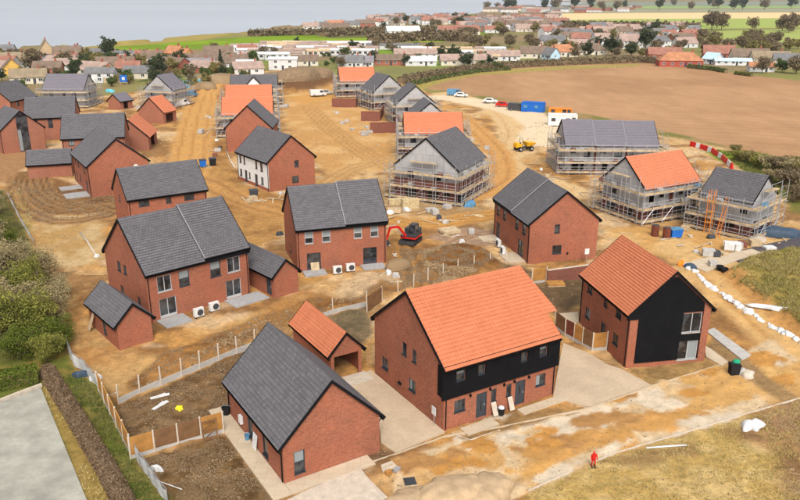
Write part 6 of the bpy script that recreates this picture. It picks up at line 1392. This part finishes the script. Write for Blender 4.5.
# holiday park rows
def caravan(px, py, k):
    p = W(px, py); root = empty('static_caravan', p, R(rnd.uniform(-8, 14)), ['cream static caravan with pale pink roof in the holiday park', 'white static caravan with white roof in the holiday park', 'cream static caravan with tan roof in the holiday park'][k], 'caravan', ['pink roofed caravans','white roofed caravans','tan roofed caravans'][k])
    for nm, me in CAR[k][:2]: link_mesh(nm, me, root)
    for x in (-4.4,-1.6,1.4,4.2): link_mesh('window', CAR[k][2][1], root, (x,-2.02,1.85))
CAR = []
for wl, rf in (('w_cream','v_pink'),('w_white','w_white'),('w_cream','w_tan')):
    a = MB(); a.box(-6,6,-2,2,.4,3.0); a.box(-5.8,5.8,-1.8,1.8,-.2,.4); b = MB()
    A = [(-6.2,-2.3,2.95),(6.2,-2.3,2.95),(6.2,0,3.9),(-6.2,0,3.9),(6.2,2.3,2.95),(-6.2,2.3,2.95)]; b.add(A, [(0,1,2,3),(3,2,4,5),(1,4,2),(0,3,5),(0,5,4,1)])
    c = MB()
    c.box(-.75,.75,-.03,.03,-.55,.55)
    CAR.append([('body', a.mesh('body', MT[wl])), ('roof', b.mesh('roof', MT[rf])), ('window', c.mesh('window', MT['glass']))])
for y, x0, x1, st in ((50.2,238,352,9.5),(52.8,240,372,10),(56,244,376,11),(59.5,250,300,13),(53.5,410,500,15),(57.5,440,500,16),(47.5,268,372,8.5),(62,486,500,14)):
    x = x0+rnd.uniform(0,5)
    while x < x1: caravan(x, y+rnd.uniform(-.6,.6), rnd.choice((0,0,1,2))); x += st*rnd.uniform(.85,1.25)
# seaside rows and the far town
def scatter(n, fx, fy, labels, sizes, roofs, walls, grp, seed, low=False):
    rr = random.Random(seed); pl = []; tries = 0
    while len(pl) < n and tries < n*30:
        tries += 1; px = fx(rr); py = fy(rr, px); p = W(px, py)
        if any((p.x-q.x)**2+(p.y-q.y)**2 < 190 for q in pl): continue
        pl.append(p); k = rr.randrange(len(roofs)); L = rr.uniform(*sizes)
        V(px, py, L, L*rr.uniform(.55,.8), rr.uniform(-35,35), 2.6 if low else rr.choice((3,4.8,5)), rr.uniform(1.8,2.8) if low else rr.uniform(2.6,3.8), rr.choice(walls), roofs[k], labels[k], grp[k], chim=rr.random() < .6, nwin=2)
cl = lambda w: ['far '+c+' roofed house '+w for c in ('brown','red','grey','pink')]; cg = lambda w: [c+' roofed houses '+w for c in ('brown','red','grey','pink')]; RF = ['v_brown','v_red','v_grey','v_pink']; WL = ['w_cream','w_white','w_brick','w_white']
scatter(46, lambda r: r.uniform(372,462), lambda r, x: 26.8-(x-372)*.03-r.uniform(0,5.0), cl('in the seaside row beyond the meadow'), (11,18), RF, WL, cg('in the seaside row'), 1)
scatter(70, lambda r: r.uniform(462,560), lambda r, x: 34-(x-462)*.03-r.uniform(0,18)*(1-(560-x)/300), cl('in the town between the trees and the shore'), (11,18), RF, WL, cg('in the town by the shore'), 2)
scatter(44, lambda r: r.uniform(545,700), lambda r, x: r.uniform(29,50), cl('among the bare trees above the ploughed field'), (11,16), RF, WL, cg('among the bare trees'), 3)
scatter(34, lambda r: r.uniform(490,640), lambda r, x: r.uniform(7.5,12.5), cl('in the farthest town below the hills'), (18,34), RF, WL, cg('in the farthest town'), 4)
scatter(20, lambda r: r.uniform(-8,255), lambda r, x: r.uniform(61,76), cl('among the gardens left of the caravans'), (10,14), RF, WL, cg('among the left gardens'), 6, True)
# trees of the village and the far country
tv = {'brown': [tree_parts(s, 8, 3.4, 1300, .5, 'leaf_brown', bare=1) for s in (21,22,23)], 'olive': [tree_parts(s, 7, 3.4, 1300, .5, 'leaf_olive') for s in (24,25)], 'dark': [tree_parts(s, 9, 3.2, 1500, .5, 'leaf_dark') for s in (26,27)], 'cone': [tree_parts(28, 10, 2.6, 1500, .5, 'leaf_dark', 'cone')], 'green': [tree_parts(s, 5, 3.0, 1200, .45, 'leaf_green') for s in (29,30)]}
tcount = [0]
def T(px, py, kind, s, label, group=None):
    tcount[0] += 1; parts = tv[kind][tcount[0] % len(tv[kind])]; p = W(px, py); p.z = max(-2, gz(p.x, p.y))-.1; plant_tree(parts, p, s, tcount[0]*1.7, label, 'bush' if kind == 'green' else 'tree', 'bush' if kind == 'green' else 'tree', group)
for a in [(109,60,'dark',1.25,'big dark round tree standing over the cottages'),(612,56,'dark',1.15,'big dark evergreen among the houses above the ploughed field'),(645,52,'dark',1.6,'tallest dark cedar above the red walled bungalow'),(655,34,'dark',1.3,'tall dark conifer standing against the far green field'),(33,70,'brown',1.3,'bare brown tree beside the wide brown cottage'),(353,53,'dark',.8,'small dark tree among the caravans'),(345,57,'green',1.0,'round green bush between caravan rows'),(452,62,'dark',.9,'dark shrub cluster beside the white roofed hall'),(462,41,'brown',1.2,'russet bare tree left of the twin red roofs'),(485,47,'olive',1.2,'golden olive tree by the red roofs'),(500,35,'olive',1.3,'golden tree in the middle of the town'),(782,72.5,'green',1.1,'round green bush near the white sheds'),(762,73.5,'brown',.9,'round russet bush at the end of the ploughed field'),(796,74,'brown',1.1,'bare russet tree at the right end of the village'),(221,69,'cone',.8,'slim dark conifer beside the brown bungalow')]: T(*a)
for k, (n, xr, yr_, kinds, ss_, lb, gp) in enumerate([
    (50,(545,700),(30,59),('brown','brown','olive','olive','dark'),(.6,1.15),'above the ploughed field','trees above the ploughed field'),
    (42,(462,560),(14,56),('brown','brown','olive','brown'),(.7,1.3),'among the town houses','trees among the town houses'),
    (36,(690,808),(38,56),('brown','brown','olive'),(.7,1.2),'behind the right hand village','trees behind the right hand village'),
    (10,(698,800),(24,34),('brown','brown'),(1.3,2.2),'in the far green field','trees in the far green field'),
    (80,(-5,255),(55,82),('brown','green','olive','dark','green'),(.5,1.0),'among the left gardens','trees among the left gardens'),
    (60,(255,500),(46,70),('brown','green','green','dark'),(.4,.8),'among the caravans','trees among the caravans'),
    (34,(-5,215),(76,92),('green','brown','olive','green','dark'),(.35,.7),'just behind the site edge','trees just behind the site edge'),
    (16,(372,470),(20,30),('brown','dark'),(.8,1.3),'beside the seaside row','trees beside the seaside row'),
    (30,(480,800),(6,11),('dark','brown'),(2,3.5),'on the far hills','trees on the far hills')]):
    rr = random.Random(100+k)
    for q in range(n):
        kd = rr.choice(kinds); T(rr.uniform(*xr), rr.uniform(*yr_), kd, rr.uniform(*ss_), {'brown':'bare brown tree ','olive':'olive gold tree ','dark':'dark evergreen tree ','green':'leafy green bush ','cone':'dark conifer '}[kd]+lb, kd+' '+gp)
# ------------------------------------------------------------------ grass, clods: what nobody could count
def in_poly(poly, X, Y): return sdf(poly, X, Y) < 0
def tufts(px, n, mat, h, label, seed, name='grass'):
    rng = np.random.RandomState(seed); poly = WP(*px); P = np.array([(p.x, p.y) for p in poly]); X = rng.uniform(P[:,0].min(), P[:,0].max(), n); Y = rng.uniform(P[:,1].min(), P[:,1].max(), n)
    k = in_poly(poly, X, Y) & (fbm(X/1.6, Y/1.6, 3, seed) > .40); X, Y = X[k], Y[k]; vs = []; fs = []
    for x, y in zip(X, Y):
        z = gz(x, y)
        for q in range(4):
            t = rng.uniform(0,6.28); l = h*rng.uniform(.5,1.5); lx, ly = rng.normal(size=2)*l*.6; w = .035; b = len(vs)
            bx, by = x+rng.normal()*.06, y+rng.normal()*.06
            vs += [(bx-w*math.cos(t), by-w*math.sin(t), z-.02), (bx+w*math.cos(t), by+w*math.sin(t), z-.02), (bx+lx, by+ly, z+l)]; fs.append((b, b+1, b+2))
    me = bpy.data.meshes.new(name); me.from_pydata(vs, [], fs); me.materials.append(MT[mat]); tag(link_mesh(name, me), label, kind='stuff')
tufts([(470,540),(534,492),(616,455),(749,417),(815,398),(860,560)], 17000, 'grass_dry', .09, 'dry yellow grass tufts across the road', 1)
tufts([(728,278),(745,264),(772,258),(812,252),(860,300),(830,352),(790,322),(756,296)], 13000, 'grass_olive', .28, 'rough olive grass on the bank at the right', 2)
tufts([(62,372),(84,378),(104,404),(130,456),(170,512),(124,512),(100,450),(74,402)], 9000, 'grass_green', .14, 'green grass strip between brown hedge and fence', 3)
tufts([(40,386),(48,386),(92,462),(112,505),(94,510),(70,460)], 4000, 'grass_dry', .12, 'dry straw grass edging the concrete yard', 4)
tufts([(8,192),(20,184),(34,224),(30,240),(18,216)], 1500, 'grass_dry', .3, 'pale dry grass along the left site edge', 5)
tufts([(700,147),(722,151),(790,166),(820,190),(780,195),(735,165)], 4000, 'grass_green', .35, 'green grass by the curved plastic barriers', 6)
tufts([(400,86),(440,79),(478,73),(560,68.5),(640,66),(640,68),(560,71.5),(478,77),(445,88)], 4000, 'grass_olive', .4, 'rough grass margin of the ploughed field', 7)
rng = np.random.RandomState(9); vs = []; fs = []
for poly, n, s0 in ((SITE, 9000, .045), ([(424,250),(462,245),(500,262),(470,276),(424,286)], 1500, .09), ([(130,395),(260,318),(352,300),(366,296),(250,343)], 1600, .08), ([(735,432),(802,399),(860,500),(800,500)], 1500, .05)):
    pw = WP(*poly); P = np.array([(p.x, p.y) for p in pw]); lo = P.min(0); hi = np.minimum(P.max(0), 190); X = rng.uniform(max(lo[0],-75), min(hi[0],75), n*3); Y = lo[1]+(hi[1]-lo[1])*rng.uniform(0,1,n*3)**1.5
    k = in_poly(pw, X, Y) & (fbm(X/3, Y/3, 3, 61) > .5)
    for h_ in HARD: k &= ~in_poly(h_[0], X, Y)
    X, Y = X[k][:n], Y[k][:n]
    for x, y in zip(X, Y):
        s = s0*rng.uniform(.4,1.8)*(1+y/120); z = gz(x, y); b = len(vs); j = rng.uniform(.6,1.3,(6,3))
        for q, (a, c, d) in enumerate(((1,0,0),(0,1,0),(-1,0,0),(0,-1,0),(0,0,.8),(0,0,-.4))): vs.append((x+a*s*j[q,0], y+c*s*j[q,1], z+d*s*j[q,2]))
        fs += [(b,b+1,b+4),(b+1,b+2,b+4),(b+2,b+3,b+4),(b+3,b,b+4)]
me = bpy.data.meshes.new('earth_clods'); me.from_pydata(vs, [], fs); me.materials.append(MT['clod']); tag(link_mesh('earth_clods', me), 'loose earth clods and rubble scattered over the site', kind='stuff')
vs = []; fs = []
for poly, n, s0 in (([(119,405),(250,349),(262,352),(230,380),(224,430),(132,457)], 7000, .045), ([(134,462),(225,434),(250,470),(272,498),(200,540)], 9000, .04), ([(160,356),(260,318),(310,300),(352,300),(380,282),(424,282),(366,305),(250,343),(130,392)], 8000, .07), ([(400,248),(424,250),(462,245),(500,262),(470,276),(400,290)], 7000, .07), ([(10,180),(120,196),(110,216),(30,222)], 5000, .09)):
    pw = WP(*poly); P = np.array([(p.x, p.y) for p in pw]); lo = P.min(0); hi = P.max(0); X = rng.uniform(lo[0], hi[0], n*2); Y = rng.uniform(lo[1], hi[1], n*2); k = in_poly(pw, X, Y) & (fbm(X/1.2, Y/1.2, 3, 62) > .42)
    for h_ in HARD: k &= ~in_poly(h_[0], X, Y)
    for x, y in zip(X[k][:n], Y[k][:n]):
        s = s0*rng.uniform(.4,1.7); z = gz(x, y); b = len(vs); j = rng.uniform(.6,1.3,(5,3))
        for q, (a, c, d) in enumerate(((1,0,0),(0,1,0),(-1,0,0),(0,-1,0),(0,0,.8))): vs.append((x+a*s*j[q,0], y+c*s*j[q,1], z+d*s*j[q,2]))
        fs += [(b,b+1,b+4),(b+1,b+2,b+4),(b+2,b+3,b+4),(b+3,b,b+4)]
me = bpy.data.meshes.new('soil_clods'); me.from_pydata(vs, [], fs); me.materials.append(MT['soil_clod']); tag(link_mesh('soil_clods', me), 'dark crumbly soil in the gardens and churned banks', kind='stuff')

# ------------------------------------------------------------------ loose site clutter
rnd = random.Random(77)
bm_ = []
for k in range(4):
    mb = MB(); L = (2.4, 1.6, 3.2, 1.0)[k]; mb.beam((-L/2,0,.05), (L/2,.1,.09), .22, .05)
    if k % 2: mb.beam((-L/2+.1,.2,.06), (L/2-.2,-.25,.14), .2, .05)
    bm_.append(mb.mesh('loose_board', MT[('timber_pale','scaffold_board','timber_pale','concrete_pale')[k]]))
pk_ = []
for k, mt in enumerate(('concrete','timber_pale','brick_wall','concrete')):
    mb = MB(); mb.box(-.55,.55,-.45,.45,.1,.5+.08*k); mb.box(-.5,.55,-.4,.42,.5+.08*k,.56+.08*k)
    for y in (-.35, 0, .35): mb.box(-.58,.58,y-.06,y+.06,0,.098)
    pk_.append(mb.mesh('block_pack', MT[mt]))
bg_ = [lump_mesh('rubble_bag', m_, .85, .7, .5, 60+q, 12, 7, .5) for q, m_ in enumerate(('white_sheet','concrete','concrete_pale','steel_dark'))]
hp_ = [house_poly(k, 1.7) for k in HP]
zones_ = [([(378,200),(440,214),(492,214),(496,222),(380,224)], 16, 'below the pale gabled shell house'), ([(590,206),(640,234),(700,228),(760,240),(790,236),(800,250),(700,262),(640,244)], 26, 'in front of the orange and dark roofed shells'), ([(540,150),(552,176),(610,182),(600,200),(560,190),(530,168)], 16, 'below the row of three shells'),
  ([(198,118),(214,116),(224,160),(206,172)], 22, 'beside the haul road and the brick gabled house'), ([(330,108),(366,124),(386,140),(372,150),(340,130)], 14, 'by the brick garden walls'), ([(140,96),(180,92),(186,112),(168,130)], 16, 'around the orange garages'), ([(228,196),(250,206),(282,206),(284,186),(262,200)], 12, 'in front of the white rendered house'), ([(254,88),(286,104),(290,118),(276,120),(270,100)], 12, 'beside the orange roofed shells'),
  ([(440,128),(470,128),(498,156),(494,186),(486,178),(470,140)], 12, 'along the orange track'), ([(90,96),(140,92),(146,108),(96,118)], 12, 'round the white scaffolding'), ([(300,236),(284,250),(270,244),(286,228)], 6, 'between the two stepped roof semis'), ([(440,236),(500,226),(500,242),(460,248)], 4, 'on the churned earth by the patios'), ([(384,244),(398,244),(396,284),(384,272)], 8, 'beside the excavator')]
for zi, (pl, n, wh) in enumerate(zones_):
    pw = WP(*pl); xs = [p.x for p in pw]; ys = [p.y for p in pw]; made = 0; tr = 0
    while made < n and tr < 400:
        tr += 1; x = rnd.uniform(min(xs), max(xs)); y = rnd.uniform(min(ys), max(ys))
        if not in_poly(pw, np.array([x]), np.array([y]))[0] or any(in_poly(h, np.array([x]), np.array([y]))[0] for h in hp_): continue
        made += 1; kind = rnd.choice('bbbbbppg'); q = rnd.randrange(4); z = gz(x, y)
        me, nm, lb = {'b': (bm_[q], 'loose_board', 'loose board lying '), 'p': (pk_[q], 'block_pack', ('grey block','tan brick','red brick','tall grey block')[q]+' pack standing '), 'g': (bg_[q], 'rubble_bag', ('white','grey','pale','dark')[q]+' rubble bag standing ')}[kind]
        s = rnd.uniform(.8, 1.3); o = link_mesh(nm, me, None, (x, y, z-.01), rnd.uniform(0, 3.14), (s, s, s)); tag(o, lb+wh, {'b':'board','p':'pallet','g':'bag'}[kind], lb+wh)
for key in ('W','X','Y','Z','V','U4','U3','U2','S1'):
    cx, cy, r, L, Wd, he, rise = HP[key]
    for sd in ('f', 'a') if key in 'WXYV' else ('f',):
        O, t, n = side_frame(key, sd, L, Wd); hw = (L if sd == 'f' else Wd)/2
        for z in (2.1, 4.3):
            for q in range(3):
                s = rnd.uniform(-hw+.5, hw-.5); p = O+t*s+n*.85; k = rnd.randrange(4); o = link_mesh('block_pack', pk_[k], None, HL(key, p.x, p.y, z+.01), R(r)+rnd.choice((0, 1.57)), (.7, .6, rnd.uniform(.5, .9)))
                tag(o, ('grey block','tan brick','red brick','tall grey block')[k]+' pack set on a scaffold deck', 'pallet', ('grey','tan','red','tall grey')[k]+' packs on scaffold decks')
# ------------------------------------------------------------------ the air
mb = MB(); mb.box(-14600, 14600, -400, 14650, -32, 90)
hz = mb.build('haze', MT['trim_black']); tag(hz, 'thin pale sea haze over the whole scene', kind='stuff')
m = bpy.data.materials.new('haze'); m.use_nodes = True; nt = m.node_tree; nt.nodes.clear()
vo = nt.nodes.new('ShaderNodeVolumePrincipled'); vo.inputs['Color'].default_value = (.93,.95,1,1); vo.inputs['Density'].default_value = 0.00006; vo.inputs['Anisotropy'].default_value = .2
ou = nt.nodes.new('ShaderNodeOutputMaterial'); nt.links.new(vo.outputs[0], ou.inputs['Volume'])
hz.data.materials.clear(); hz.data.materials.append(m)
